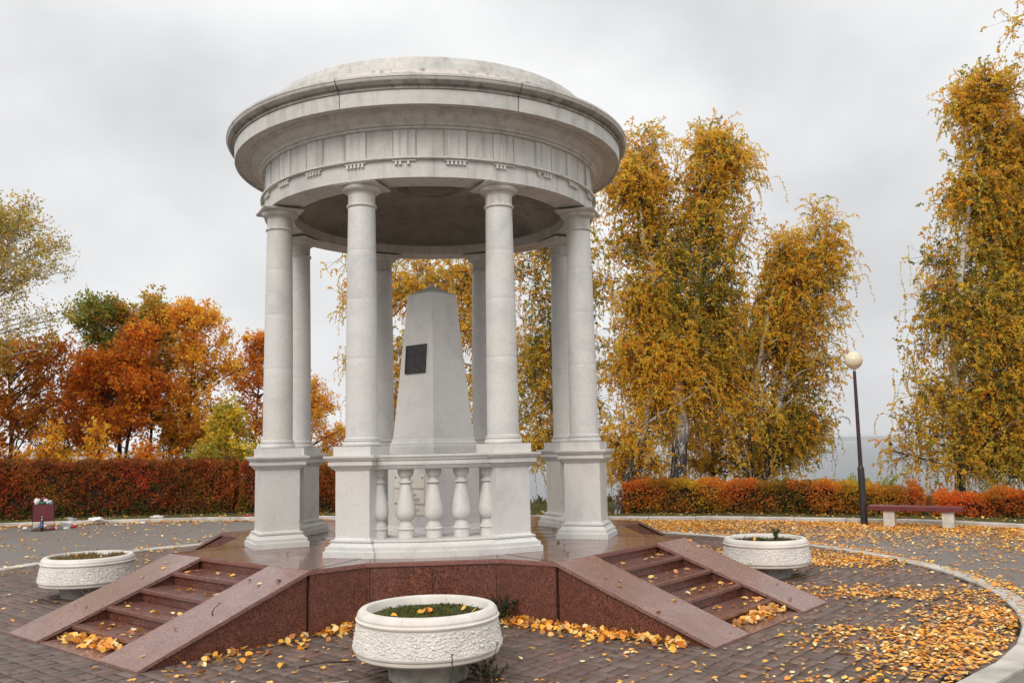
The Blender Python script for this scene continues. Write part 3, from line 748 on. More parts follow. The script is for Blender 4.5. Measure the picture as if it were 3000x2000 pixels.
rub('wrapper', 'white scrap of packaging on the grass behind the kerb, between bin and rotunda', 'wrapper', (-6.85, 11.45, .10), (.30, .12, .06), M_white, 15)
rub('wrapper', 'bright red flattened wrapper on the grass under the left hedge end', 'wrapper', (-4.55, 10.98, .10), (.30, .10, .035), M_red, 16)
rub('wrapper', 'white and green scrap on the leaves along the left kerb', 'wrapper', (-6.90, 10.62, .03), (.12, .08, .04), M_white, 17)

# ------------------------------------------------------------------ foliage generators
def unit(v): return v/np.maximum(np.linalg.norm(v, axis=-1, keepdims=True), 1e-9)
def pick(pal, n, jit=.22, w=None, rg=rng):
    pal = np.array(pal, float); c = pal[rg.choice(len(pal), n, p=w)]; return np.clip(c*rg.uniform(1-jit, 1+jit, (n, 1))*rg.uniform(.92, 1.08, (n, 3)), 0, 1)
def leaf_quads(P_, D, L, W, rg, fold=.0):
    """rhombic leaves: base at P_, along D"""
    D = unit(D); side = unit(np.cross(D, rg.normal(size=D.shape))); nrm = np.cross(D, side)
    L = L[:, None]; W = W[:, None]
    a = P_; b = P_+D*L*.42+side*W*.5+nrm*W*fold; c = P_+D*L-nrm*W*fold; d = P_+D*L*.42-side*W*.5+nrm*W*fold
    V = np.stack([a, b, c, d], 1).reshape(-1, 3); n = len(P_); Q = np.arange(4*n).reshape(n, 4); return V, Q
def ribbons(S, E, w, rg):
    """thin two-sided strips from S to E"""
    D = unit(E-S); s = unit(np.cross(D, rg.normal(size=D.shape)))*w/2
    V = np.stack([S-s, S+s, E+s*.6, E-s*.6], 1).reshape(-1, 3); n = len(S); return V, np.arange(4*n).reshape(n, 4)
class Acc:
    def __init__(s): s.V = []; s.Q = []; s.C = []; s.n = 0
    def add(s, V, Q, C): s.V.append(V); s.Q.append(Q+s.n); s.C.append(C); s.n += len(V)
    def build(s, name, mat, parent=None): return np_mesh(name, np.concatenate(s.V), np.concatenate(s.Q), mat, np.concatenate(s.C), parent)
BARKC = np.array([[.10, .055, .035]])
def polyline(pts, t):
    pts = np.array(pts, float); d = np.r_[0, np.cumsum(np.linalg.norm(np.diff(pts, axis=0), axis=1))]; s = np.clip(t, 0, 1)*d[-1]
    return np.stack([np.interp(s, d, pts[:, i]) for i in range(3)], -1)
def tree(name, label, cat, stems, lobes, style, pal, w=None, seed=0, bark=None, group=None, nl=30, nclus=None, mult=1.9, leafL=.052, trunk_n=10, lowpal=None, dens=1.0, leafy=16, strand=(.35, 1.1), greenzone=None):
    """stems: list of (points, r0, r1); lobes: list of (stem index, [(z, xL, xR)], y centre, depth factor)"""
    rg = np.random.default_rng(seed); bark = bark or M_bark
    base = stems[0][0][0]; root = empty(name, (0, 0, 0)); tag(root, label, cat, group)
    root.location = base; off = -np.array(base, float)
    mt = MB()
    for pts, r0, r1 in stems:
        pp = polyline(pts, np.linspace(0, 1, 22)); pp[1:-1] += rg.normal(size=(20, 3))*r0*.10
        rr = r0+(r1-r0)*np.linspace(0, 1, 22)**.8; rr[0] *= 1.25
        mt.tube([tuple(p+off) for p in pp], list(rr), trunk_n)
    acc = Acc(); nlv = 0
    for (si, outl, yc, df) in lobes:
        zs = np.array([o[0] for o in outl], float); xl = np.array([o[1] for o in outl], float); xr = np.array([o[2] for o in outl], float)
        z0, z1 = zs.min(), zs.max(); o = np.argsort(zs); zs, xl, xr = zs[o], xl[o], xr[o]
        ph = rg.uniform(0, 6, 4)
        def env(z):
            l_, r_ = np.interp(z, zs, xl), np.interp(z, zs, xr); h_ = (r_-l_)
            return l_+h_*(.0+.06*np.sin(z*2.1+ph[0])+.05*np.sin(z*5.3+ph[1])), r_-h_*(.0+.06*np.sin(z*2.5+ph[2])+.05*np.sin(z*4.7+ph[3]))
        st = stems[si][0]; spts = polyline(st, np.linspace(0, 1, 60))
        limbs = []
        for k in range(int(nl*1.7)):
            zt = z0+(z1-z0)*(rg.uniform(0, 1)**.8 if style != 'birch' else rg.uniform(.06, 1)**.9)
            a = rg.uniform(0, 2*np.pi); L_, R_ = env(zt); cx, hw = (L_+R_)/2, (R_-L_)/2
            f = rg.uniform(.45, 1.06); f = f if style == 'birch' else .35+.72*f; tgt = np.array([cx+hw*f*np.cos(a), yc+hw*df*f*np.sin(a), zt])
            zst = zt-rg.uniform(.25, .5)*np.hypot(*(tgt[:2]-[np.interp(zt, spts[:, 2], spts[:, 0]), yc]))*1.2-rg.uniform(0, .4)
            zst = np.clip(zst, spts[0, 2]+(.25 if len(stems) == 1 else .1)*(spts[-1, 2]-spts[0, 2])*rg.uniform(.6, 1), spts[-1, 2])
            i = np.argmin(abs(spts[:, 2]-zst)); s = spts[i]; mid = (s+tgt)/2+np.array([0, 0, np.linalg.norm(tgt-s)*rg.uniform(.02, .14)])+rg.normal(size=3)*.12
            P3 = np.array([s, mid, tgt]); t = np.linspace(0, 1, 9)[:, None]
            cv = (1-t)**2*s+2*t*(1-t)*mid+t*t*tgt; cv[1:-1] += rg.normal(size=(7, 3))*.03
            limbs.append(cv); Ln = np.linalg.norm(tgt-s); r_ = .008+.011*Ln
            mt.tube([tuple(p+off) for p in cv], list(np.linspace(r_, .005, 9)), 5, cap=False)
        limbs = np.array(limbs); M = len(limbs)
        nc = int((nclus or 900)*dens*mult)
        # cluster anchor points inside the envelope, each tied to a limb
        li = rg.integers(0, M, nc); tt = rg.uniform(.25, 1.0, nc)**.8*8; i0 = np.minimum(tt.astype(int), 7); fr = (tt-i0)[:, None]
        S = limbs[li, i0]*(1-fr)+limbs[li, i0+1]*fr
        spread = .12+.04*(z1-z0)/3
        if style == 'birch':
            A = S+rg.normal(size=(nc, 3))*np.array([spread*1.3, spread*1.3, spread])
        else:
            A = S+rg.normal(size=(nc, 3))*np.array([1, 1, .9])*spread*.80
        L_, R_ = env(A[:, 2]); cx, hw = (L_+R_)/2, np.maximum((R_-L_)/2, .05)
        q = np.hypot((A[:, 0]-cx)/hw, (A[:, 1]-yc)/(hw*df)); bad = (q > 1.10+.16*rg.normal(size=nc)) | (A[:, 2] > z1+.1) | (A[:, 2] < z0-.1)
        keep = ~bad; S, A = S[keep], A[keep]; nc = len(A)
        V, Q = ribbons(S+off, A+off, .012, rg); acc.add(V, Q, np.repeat(BARKC, len(Q), 0))
        if style == 'birch':
            K = leafy; lng = rg.uniform(size=nc) < np.clip(.38+.5*(1-(A[:, 2]-z0)/(z1-z0)), 0, .7)*.75; step = np.where(lng, rg.uniform(strand[0], strand[1], nc), rg.uniform(.16, .42, nc)); step = np.where(A[:, 2] > z1-1.1, rg.uniform(.3, .75, nc), step)/K
            outd = rg.normal(size=(nc, 3)); outd[:, 2] = abs(outd[:, 2])*.8+.25; outd = unit(outd+.6*unit(A-S)+np.array([0, 0, .9])*sstep(z1-1.2, z1, A[:, 2])[:, None]); tw = A.copy(); prev = A.copy()
            cbase = pick(pal, nc, .12, w, rg)
            if greenzone is not None:
                gm = greenzone(A, rg); cbase[gm] = pick([(.36, .34, .05), (.26, .28, .05), (.48, .38, .05)], gm.sum(), .2, None, rg)
            ph = A[:, 2]
            for k in range(K):
                g_ = np.exp(-k*step/(.26+.5*sstep(z1-1.0, z1, A[:, 2])))[:, None]; d = unit(outd*g_+np.array([0, 0, -1.0])*(1-g_)+rg.normal(size=(nc, 3))*.22+np.array([.04, 0, 0]))
                nx_ = prev+d*step[:, None]
                V, Q = ribbons(prev+off, nx_+off, .006, rg); acc.add(V, Q, np.repeat(BARKC*1.2, len(Q), 0))
                for rep in range(2):
                    ld = unit(d*.4+rg.normal(size=(nc, 3))*.75+np.array([0, 0, -.35])); pp = prev+(nx_-prev)*rg.uniform(0, 1, (nc, 1))
                    Ls = leafL*rg.uniform(.6, 1.25, nc); V, Q = leaf_quads(pp+off, ld, Ls, Ls*.78, rg, .08)
                    c = cbase*rg.uniform(.75, 1.25, (nc, 1)); acc.add(V, Q, np.clip(c, 0, 1)); nlv += nc
                prev = nx_
        else:
            K = leafy; cbase = pick(pal, nc, .12, w, rg)
            if greenzone is not None:
                gm = greenzone(A, rg); cbase[gm] = pick([(.28, .30, .06), (.20, .25, .06), (.42, .36, .06)], gm.sum(), .2, None, rg)
            dirc = unit(unit(A-S)+np.array([0, 0, .35])+rg.normal(size=(nc, 3))*.5)
            for k in range(K):
                pp = A+dirc*rg.uniform(-.05, .22, (nc, 1))+rg.normal(size=(nc, 3))*.055
                ld = unit(dirc*.6+rg.normal(size=(nc, 3))*.8); Ls = leafL*rg.uniform(.6, 1.3, nc)
                V, Q = leaf_quads(pp+off, ld, Ls, Ls*.62, rg, .1); c = cbase*rg.uniform(.7, 1.3, (nc, 1)); acc.add(V, Q, np.clip(c, 0, 1)); nlv += nc
    mt.build('trunk', bark, root); acc.build('crown', M_leaf, root)
    return root
YEL = [(.98, .60, .065), (.97, .52, .055), (.98, .70, .12), (.88, .58, .07), (.68, .55, .09)]
YW = [.32, .28, .20, .14, .06]
#TREES
# ------------------------------------------------------------------ right birches
def gz1(zc, xc, rad, p=.5):
    def f(A, rg):
        d = np.hypot((A[:, 0]-xc)/rad, (A[:, 2]-zc)/rad); return (rg.uniform(size=len(A)) < p*np.exp(-d*d)+.10)
    return f
BG = 'weeping birches along the bluff'
T1 = tree('birch_tree', 'tallest yellow birch right of the rotunda, with thick black and white furrowed trunk', 'birch tree',
    [([(5.68, 9.55, -.1), (5.76, 9.55, .8), (5.95, 9.65, 1.8), (5.95, 9.9, 2.7), (6.13, 10.65, 3.6)], .21, .15),
     ([(6.13, 10.65, 3.5), (5.9, 10.6, 4.6), (5.75, 10.65, 5.8), (5.45, 10.8, 7.0), (5.4, 10.8, 8.6)], .10, .02),
     ([(6.13, 10.65, 3.5), (6.6, 10.5, 4.6), (6.85, 10.45, 6.0), (7.0, 10.6, 7.6), (7.15, 10.7, 9.0)], .10, .02)],
    [(1, [(.7, 4.3, 7.0), (3, 4.2, 7.3), (5, 4.3, 7.3), (7.5, 4.3, 7.2), (8.8, 4.6, 6.6), (9.6, 5.0, 6.3), (10.1, 5.3, 5.8)], 11.1, .8),
     (2, [(.7, 5.6, 9.2), (1.8, 5.6, 9.2), (3, 5.7, 9.0), (4.6, 5.9, 8.6), (6.5, 6.0, 8.55), (7.5, 6.4, 8.8), (8.7, 6.6, 8.75), (9.4, 6.7, 8.2), (9.9, 7.0, 7.8)], 10.8, .8)],
    'birch', YEL, YW, 11, M_birch, BG, nl=38, nclus=2700, leafy=15, greenzone=gz1(5.8, 6.8, 1.7))
T3 = tree('birch_tree', 'slender golden birch with two pale leaning stems between the tallest birch and the lamp post', 'birch tree',
    [([(8.5, 11.6, -.1), (8.8, 11.6, 1.2), (9.3, 11.6, 3.0), (9.9, 11.65, 5.0), (10.6, 11.8, 7.2), (11.0, 12, 8.0)], .11, .02),
     ([(8.3, 11.8, -.1), (8.5, 11.8, 2.6), (8.85, 11.6, 4.4), (9.4, 11.9, 6.0), (9.9, 12.2, 7.0)], .09, .02)],
    [(0, [(.8, 9.3, 10.5), (2.2, 9.2, 10.9), (3.5, 9.2, 11.3), (5.0, 9.2, 11.6), (5.6, 9.3, 11.5), (6.6, 9.5, 11.65), (7.4, 10.2, 11.6), (8.2, 10.6, 11.3)], 12, .8),
     (1, [(.6, 7.4, 9.9), (2.5, 7.6, 10.2), (4.5, 8.7, 10.3), (6.2, 9.1, 10.3), (7.0, 9.4, 10.4), (7.5, 9.7, 10.2)], 12.2, .8)],
    'birch', YEL, [.36, .28, .16, .12, .08], 12, M_birch, BG, nl=34, nclus=1750, leafy=14, greenzone=gz1(2.5, 10, 1.2, .3))
T8 = tree('birch_tree', 'low bushy young birch right of the furrowed trunk, behind the two pale stemmed birch', 'birch tree',
    [([(7.8, 13.4, -.1), (7.9, 13.4, 1.6), (8.1, 13.4, 3.4), (8.2, 13.4, 4.8)], .07, .015)],
    [(0, [(.2, 6.0, 10.6), (1.4, 5.8, 10.7), (3.0, 6.2, 10.2), (4.4, 7.0, 9.6), (5.4, 7.6, 9.0)], 13.2, .45)],
    'birch', YEL, [.30, .36, .14, .14, .06], 18, M_birch, BG, nl=30, nclus=1300, leafy=13)
T2 = tree('birch_tree', 'low leaning birch beside the right pedestals, its dark foot bare above the grass', 'birch tree',
    [([(4.05, 8.75, 0), (4.35, 9.0, .7), (4.9, 9.4, 1.7), (5.4, 10, 3.2), (5.6, 10.3, 4.4)], .10, .02)],
    [(0, [(.5, 4.0, 6.0), (1.5, 3.9, 6.4), (3.2, 4.0, 6.6), (4.6, 4.4, 6.4), (5.2, 4.8, 6.0)], 10.0, .7)],
    'birch', YEL, [.28, .30, .12, .18, .12], 13, M_birch, BG, nl=24, nclus=900, leafy=13)
T4 = tree('birch_tree', 'birch directly behind the obelisk, seen between the rear columns', 'birch tree',
    [([(-1.6, 13.5, -.1), (-1.9, 13.5, 2.5), (-1.65, 13.5, 4.5), (-1.3, 13.5, 5.6), (-.9, 13.5, 7.4), (-.6, 13.5, 8.8)], .16, .03),
     ([(1.5, 13.7, -.1), (1.3, 13.7, 3), (1.0, 13.7, 6), (.8, 13.7, 8.6)], .12, .02)],
    [(0, [(1.6, -1.8, -.2), (3.6, -2.5, .8), (4.4, -3.05, 1.2), (6.9, -3.1, 1.5), (8.6, -2.4, 1.0), (9.2, -1.4, .4)], 13.5, .7),
     (1, [(.8, .1, 2.8), (2.6, -.4, 3.2), (5.0, -.6, 3.4), (7.6, -.4, 3.2), (9.0, .2, 2.2)], 13.7, .7)],
    'birch', YEL, [.22, .20, .14, .24, .20], 14, M_birch, BG, nl=28, nclus=1250, leafy=14)
T7 = tree('birch_tree', 'birch filling the gap between the rear right columns, tips hanging low over the water', 'birch tree',
    [([(3.3, 12.6, -.1), (3.2, 12.6, 2.5), (3.5, 12.6, 5), (3.7, 12.6, 8.6)], .12, .02)],
    [(0, [(.55, 2.0, 4.8), (2.6, 1.9, 5.0), (5.0, 1.9, 5.2), (7.6, 2.2, 5.0), (9.0, 2.6, 4.4)], 12.6, .7)],
    'birch', YEL, [.30, .24, .12, .18, .16], 15, M_birch, BG, nl=30, nclus=1700, leafy=14, greenzone=gz1(5, 3.4, 2, .5))
T5 = tree('birch_tree', 'big weeping birch at the right edge behind the bench, branches sweeping low to the left', 'birch tree',
    [([(11.95, 8.15, -.1), (12.0, 8.15, 2.0), (12.15, 8.15, 4.5), (12.5, 7.8, 7), (13.3, 8.2, 9.6)], .13, .02),
     ([(14.0, 8.6, -.1), (14.0, 8.6, 3), (14.2, 8.6, 6), (14.4, 8.6, 9)], .13, .02)],
    [(0, [(.5, 10.5, 14), (1.3, 10.0, 14.2), (2.4, 10.3, 14.4), (3.4, 10.75, 14.5), (4.6, 11.1, 14.6), (5.8, 11.5, 14.6), (6.8, 11.9, 14.6), (7.6, 12.2, 14.7), (8.8, 12.6, 14.6), (9.7, 12.5, 14.2), (10.3, 12.8, 13.9)], 8.2, .75),
     (1, [(.5, 11.6, 15.6), (4, 12.4, 16), (7, 13.1, 15.8), (9.3, 13.6, 15.2)], 8.6, .75)],
    'birch', YEL, [.28, .22, .14, .22, .14], 16, M_birch, BG, nl=50, nclus=2900, leafy=15, strand=(.5, 1.3), greenzone=gz1(5, 12.5, 2, .35))
T6 = tree('birch_tree', 'birch outside the right edge whose drooping twigs enter the upper right corner', 'birch tree',
    [([(14.6, 6.2, -.1), (14.6, 6.2, 4), (14.5, 6.2, 8), (14.4, 6.2, 11.5)], .16, .03)],
    [(0, [(8.2, 13.4, 16), (9.0, 13.2, 16), (10.0, 12.9, 16), (11, 12.9, 15.8), (12, 13.3, 15.2)], 6.2, .8)],
    'birch', YEL, YW, 17, M_birch, BG, nl=22, nclus=420, leafy=14, strand=(.6, 1.3))
# ------------------------------------------------------------------ left trees
L1 = tree('birch_tree', 'thin pale leafed tree at the far left edge with bare grey branches reaching right', 'birch tree',
    [([(-14.4, 13, -.1), (-14.0, 13, 2.6), (-13.2, 13, 4.2), (-12.2, 13, 5.4), (-11.4, 13, 6.4), (-11.2, 13, 7.6)], .13, .015)],
    [(0, [(3.6, -13.8, -11.0), (4.9, -13.8, -9.9), (6.0, -13.8, -9.5), (7.2, -13.6, -9.4), (7.8, -13.0, -9.9), (8.5, -12.4, -10.6)], 13, .8)],
    'oak', [(.56, .44, .10), (.62, .46, .08), (.42, .38, .08), (.60, .34, .07)], None, 21, M_birch, None, nl=48, nclus=900, mult=2.4, leafy=12, leafL=.075)
OR = [(.84, .33, .035), (.76, .24, .03), (.88, .44, .045), (.58, .20, .03)]
BR = [(.70, .27, .035), (.54, .19, .03), (.78, .38, .045), (.42, .27, .045)]
LG = 'autumn trees behind the left hedge'
L2 = tree('maple_tree', 'tree with dark green upper crown and orange lower leaves, tallest behind the left hedge', 'tree',
    [([(-9.6, 17, -.2), (-9.7, 17, 2.5), (-9.9, 17, 4.2), (-10.0, 17, 5.6)], .10, .02), ([(-8.9, 17.2, -.2), (-8.8, 17.2, 3), (-8.9, 17.2, 5.5)], .07, .015)],
    [(0, [(2.6, -11.2, -9.0), (3.6, -11.8, -8.6), (5.0, -11.8, -8.7), (5.8, -11.3, -9.6), (6.6, -10.8, -10.0)], 17, .8), (1, [(2.6, -9.7, -8.3), (4, -9.8, -8.0), (5.6, -9.8, -8.1), (6.75, -9.3, -8.6)], 17.2, .8)],
    'oak', [(.66, .42, .06), (.54, .36, .055), (.76, .44, .05), (.50, .22, .04)], None, 22, None, LG, nl=26, nclus=900, mult=1.15, leafy=17, leafL=.10, greenzone=lambda A, rg: rg.uniform(size=len(A)) < .9*sstep(4.0, 5.2, A[:, 2])*(1-.8*sstep(-10.2, -9.5, A[:, 0])))
L3 = tree('maple_tree', 'bushy rust red tree left of centre behind the hedge, with slanting thin trunks', 'tree',
    [([(-9.2, 15.6, -.2), (-9.0, 15.6, 1.8), (-8.7, 15.6, 3.6), (-8.6, 15.6, 4.8)], .075, .015), ([(-9.9, 15.6, -.2), (-9.6, 15.6, 2), (-9.3, 15.6, 4.2)], .06, .015)],
    [(0, [(2.1, -9.5, -8.3), (3.0, -10.0, -7.9), (4.4, -10.0, -7.8), (5.1, -9.4, -8.1), (5.5, -9.0, -8.4)], 15.6, .8), (1, [(1.8, -11.1, -9.1), (3, -11.3, -9.1), (4.7, -10.6, -9.2)], 15.6, .8)],
    'oak', OR, [.25, .35, .1, .3], 23, None, LG, nl=22, nclus=760, mult=1.15, leafy=17, leafL=.10)
L4 = tree('oak_tree', 'bright orange tree with straight dark trunk beside the left columns', 'tree',
    [([(-7.6, 17, -.2), (-7.65, 17, 2), (-7.55, 17, 4.2), (-7.5, 17, 5.9)], .085, .02)],
    [(0, [(1.9, -8.4, -6.5), (2.9, -8.7, -6.1), (3.9, -8.6, -5.7), (4.8, -8.5, -5.9), (5.6, -8.45, -6.6), (6.3, -8.2, -7.0)], 17, .8)],
    'oak', [(.90, .48, .05), (.86, .38, .04), (.92, .56, .07), (.66, .28, .04)], [.34, .26, .26, .14], 24, None, LG, nl=26, nclus=1000, mult=1.1, leafy=16, leafL=.10)
L5 = tree('oak_tree', 'thin orange brown tree half hidden by the left outer column', 'tree',
    [([(-6.0, 19, -.3), (-6.0, 19, 2), (-5.9, 19, 4.0), (-5.8, 19, 5.0)], .06, .015)],
    [(0, [(1.2, -7.6, -4.7), (2.6, -7.5, -4.5), (3.8, -7.2, -4.7), (4.8, -6.6, -5.1), (5.6, -6.2, -5.4)], 19, .8)],
    'oak', OR, [.3, .2, .2, .3], 25, None, LG, nl=24, nclus=640, mult=1.1, leafy=15, leafL=.10)
L6 = tree('maple_tree', 'brown leafed tree at the far left above the hedge end', 'tree',
    [([(-12.3, 15.5, -.2), (-12.2, 15.5, 2), (-12.4, 15.5, 4.4)], .09, .02), ([(-13.8, 15.8, -.2), (-13.7, 15.8, 2), (-13.9, 15.8, 4.6)], .09, .02)],
    [(0, [(.9, -13.4, -10.3), (2.6, -13.4, -10.0), (4.0, -13.2, -10.2), (5.3, -12.8, -10.9)], 15.5, .8), (1, [(.9, -15, -12.6), (3, -15, -12.8), (5.2, -14.6, -13.0)], 15.8, .8)],
    'oak', BR, [.3, .3, .25, .15], 26, None, LG, nl=24, nclus=800, mult=1.15, leafy=16, leafL=.10)
L8 = tree('maple_tree', 'dark brown thicket tree low behind the middle of the left hedge', 'tree',
    [([(-8.2, 18.6, -.2), (-8.0, 18.6, 2.2), (-8.1, 18.6, 4.0)], .06, .015), ([(-10.9, 18.4, -.2), (-10.8, 18.4, 2), (-10.7, 18.4, 3.8)], .07, .015)],
    [(0, [(.6, -9.6, -6.6), (2.0, -9.4, -6.7), (3.4, -9.0, -7.2), (4.2, -8.6, -7.6)], 18.6, .7), (1, [(.6, -13, -9.5), (2.4, -12.8, -9.6), (4.2, -12, -10)], 18.4, .7)],
    'oak', BR, None, 27, None, LG, nl=14, nclus=330, mult=1.0, leafy=14, leafL=.10)
for i_, (x_, y_, lab) in enumerate([(-10.45, 13.6, 'yellow orange sapling rising over the left part of the hedge'), (-9.2, 13.8, 'golden young shrub just behind the hedge, under the rust red tree'), (-11.8, 13.7, 'small orange shrub over the hedge near the left edge'), (-8.0, 14.2, 'low reddish sapling behind the hedge between two thin trunks')]):
    hh = [2.5, 2.3, 2.2, 2.1][i_]
    tree('shrub', lab, 'shrub', [([(x_, y_, -.1), (x_+.05, y_, hh*.5), (x_, y_, hh*.9)], .025, .008)],
         [(0, [(.7, x_-.7, x_+.7), (1.5, x_-.9, x_+.9), (hh*.85, x_-.5, x_+.5), (hh, x_-.2, x_+.2)], y_, .7)],
         'oak', [(.90, .52, .05), (.84, .40, .035), (.76, .27, .03)], [[.5, .4, .1], [.5, .4, .1], [.2, .5, .3], [.1, .3, .6]][i_], 30+i_, None, 'autumn saplings behind the left hedge', nl=14, nclus=150, mult=.9, leafy=10, leafL=.12)
YM = tree('maple_sapling', 'lemon yellow young maple standing over the hedge beside the left columns', 'maple',
    [([(-5.6, 13.5, -.1), (-5.6, 13.5, 1.4), (-5.65, 13.5, 2.7)], .035, .01)],
    [(0, [(.5, -6.5, -4.8), (1.3, -6.7, -4.7), (1.8, -6.5, -4.8), (2.3, -6.1, -5.2), (3.0, -5.8, -5.5)], 13.5, .8)],
    'oak', [(.76, .54, .05), (.66, .50, .06), (.46, .44, .07)], None, 40, None, None, nl=24, nclus=330, leafy=14, leafL=.10)
MT = tree('maple_tree', 'golden orange tree glimpsed between the two left rear columns', 'tree',
    [([(-4.4, 20, -.6), (-4.4, 20, 2), (-4.4, 20, 3.4)], .07, .015)],
    [(0, [(.4, -5.6, -2.6), (1.6, -5.6, -2.7), (2.8, -5.2, -3.1), (3.7, -4.8, -3.7), (4.1, -4.6, -4.0)], 20, .8)],
    'oak', [(.90, .46, .04), (.84, .38, .035), (.80, .52, .07)], None, 41, None, None, nl=26, nclus=620, leafy=15, leafL=.085)
#ENDTREES
# ------------------------------------------------------------------ hedges
def hedge(name, label, path, w, z0, heights, pal, wts, seed, nper=2600, leafL=.052, zones=(), lab=None, group=None, M_core=None, ends=.1):
    """a clipped hedge along path [(x,y)], heights along it; leaves fill a 14 cm shell over a dark twiggy core"""
    rg = np.random.default_rng(seed); Pp = catmull(path, 6); d = np.r_[0, np.cumsum(np.hypot(*np.diff(Pp, axis=0).T))]; Lt = d[-1]
    root = empty(name, (path[0][0], path[0][1], z0)); tag(root, label, 'hedge', group); off = -np.array([path[0][0], path[0][1], z0])
    def pos(s): return np.stack([np.interp(s, d, Pp[:, 0]), np.interp(s, d, Pp[:, 1])], -1)
    def tan(s): return unit(pos(np.minimum(s+.05, Lt))-pos(np.maximum(s-.05, 0)))
    H = lambda s: np.interp(s/Lt, np.linspace(0, 1, len(heights)), heights)
    m = MB(); rings = []
    for s in np.linspace(.12, Lt-.12, max(6, int(Lt*3))):
        p = pos(np.array([s]))[0]; t = tan(np.array([s]))[0]; nrm = np.array([-t[1], t[0]]); h = float(H(s))-.15; ww = w/2-.14
        ring = [(-ww*.7, .02), (-ww, .25), (-ww, h*.8), (-ww*.8, h), (ww*.8, h), (ww, h*.8), (ww, .25), (ww*.7, .02)]
        rings.append([(p[0]+nrm[0]*a+off[0]+rg.uniform(-.03, .03), p[1]+nrm[1]*a+off[1]+rg.uniform(-.03, .03), b+rg.uniform(-.03, .03)) for a, b in ring])
    m.loft(rings); m.build('twiggy_core', simple('hedge_twigs', (.035, .022, .016), .95, .1, vary=.4, scale=12, bump=.8), root)
    area = Lt*(2*np.mean(heights)+w)+2*w*np.mean(heights); n = int(area*nper)
    s = rg.uniform(0, Lt, n); h = H(s)+.03*noise2(s*3, s*1.7, seed)+.02*noise2(s*9, s*5, seed)
    per = 2*h+w; u = rg.uniform(0, 1, n)*per; side = np.where(u < h, -1, np.where(u < h+w, 0, 1))
    a = np.where(side == -1, -w/2, np.where(side == 1, w/2, (u-h)-w/2)); z = np.where(side == -1, u, np.where(side == 1, u-h-w, h))
    isend = rg.uniform(0, 1, n) < 2*w*np.mean(heights)/area*1.0
    s = np.where(isend, np.where(rg.uniform(size=n) < .5, 0, Lt), s); a = np.where(isend, rg.uniform(-w/2, w/2, n), a); z = np.where(isend, rg.uniform(0, 1, n)*h, z); side = np.where(isend, 2, side)
    dep = rg.uniform(0, 1, n)**1.3*.16
    # lumpy surface with hollows
    lump = .095*noise2(s*2.3+seed, z*4.1, seed)+.05*noise2(s*6.1, z*7.7+seed, 1.3)
    p = pos(s); t = tan(s); nr = np.stack([-t[:, 1], t[:, 0]], 1); out = np.zeros((n, 3))
    out[:, :2] = np.where((side == 2)[:, None], np.where(s == 0, -1, 1)[:, None]*t, nr*np.sign(np.where(a == 0, 1, a))[:, None]); out[side == 0] = (0, 0, 1)
    rnd = .09*sstep(h-.25, h, z)*(side != 0)
    Pq = np.zeros((n, 3)); Pq[:, :2] = p+nr*a[:, None]; Pq[:, 2] = z
    Pq += out*(lump-dep-rnd)[:, None]+rg.normal(size=(n, 3))*.012
    hollow = noise2(s*3.1+5, z*5.3, seed+.5) < -.42
    keep = (Pq[:, 2] > .03+.05*rg.uniform(size=n)) & ~(hollow & (rg.uniform(size=n) < .72) & (dep < .12)); 
    Pq = Pq[keep]; out = out[keep]; s = s[keep]; z = z[keep]; n = len(Pq); c = pick(pal, n, .22, wts, rg)
    nz = noise2(s*1.9, z*2.6, seed+2); c *= (1+.30*nz)[:, None]; nh = noise2(s*1.3+3, z*1.9, seed+7); c[:, 1] *= 1-.38*nh; c[:, 0] *= 1+.10*nh
    for (s0, s1, zlo, zhi, zp, pr_) in zones:
        win = sstep(s0-.3, s0+.3, s)*(1-sstep(s1-.3, s1+.3, s))*sstep(zlo-.06, zlo+.02, z)*(1-sstep(zhi-.1, zhi+.1, z))*(.7+.6*noise2(s*5, z*7, seed+4)); g_ = rg.uniform(size=n) < pr_*win; c[g_] = pick(zp, g_.sum(), .2, None, rg)
    D = unit(out*.5+rg.normal(size=(n, 3))*.8+np.array([0, 0, .1])); Ls = leafL*rg.uniform(.6, 1.3, n)
    V, Q = leaf_quads(Pq+np.array([off[0], off[1], 0]), D, Ls, Ls*.68, rg, .1)
    np_mesh('foliage', V, Q, M_leaf, np.clip(c, 0, 1), root)
    return root
RH = [(.80, .29, .04), (.76, .35, .045), (.68, .20, .035), (.56, .30, .05), (.36, .28, .05)]
GREENS = [(.08, .13, .03), (.13, .16, .035), (.05, .09, .025)]
hedge('hedge', 'long clipped orange hedge behind the lamp post, with a green patch near its middle', [(4.35, 9.15), (5.6, 8.75), (6.9, 8.15), (8.4, 7.35), (9.3, 6.75), (9.95, 6.3)], .85, .05, [.74, .76, .74, .72, .70, .69, .66, .5], RH, [.30, .28, .14, .16, .12], 51, nper=2700,
      zones=((3.35, 4.2, .1, 1, GREENS, .75), (3.2, 3.7, 0, .8, [(.45, .30, .03)], .5), (0, 9, -.1, .16, GREENS+[(.40, .26, .03)], .45), (2.7, 3.5, 0, .75, [(.35, .22, .03), (.2, .15, .03)], .5)))
hedge('hedge', 'short red orange hedge running out of the right edge behind the bench end', [(10.1, 6.1), (10.8, 5.7), (11.7, 5.0), (12.6, 4.0), (13.4, 2.6)], .8, .05, [.42, .53, .57, .58, .58], [(.80, .23, .035), (.72, .19, .03), (.70, .29, .035), (.48, .22, .04)], None, 52, nper=2700,
      zones=((0, 6, -.1, .14, GREENS+[(.40, .26, .03)], .4),))
LH = [(.50, .12, .03), (.38, .09, .026), (.58, .21, .035), (.28, .17, .035), (.58, .09, .035)]
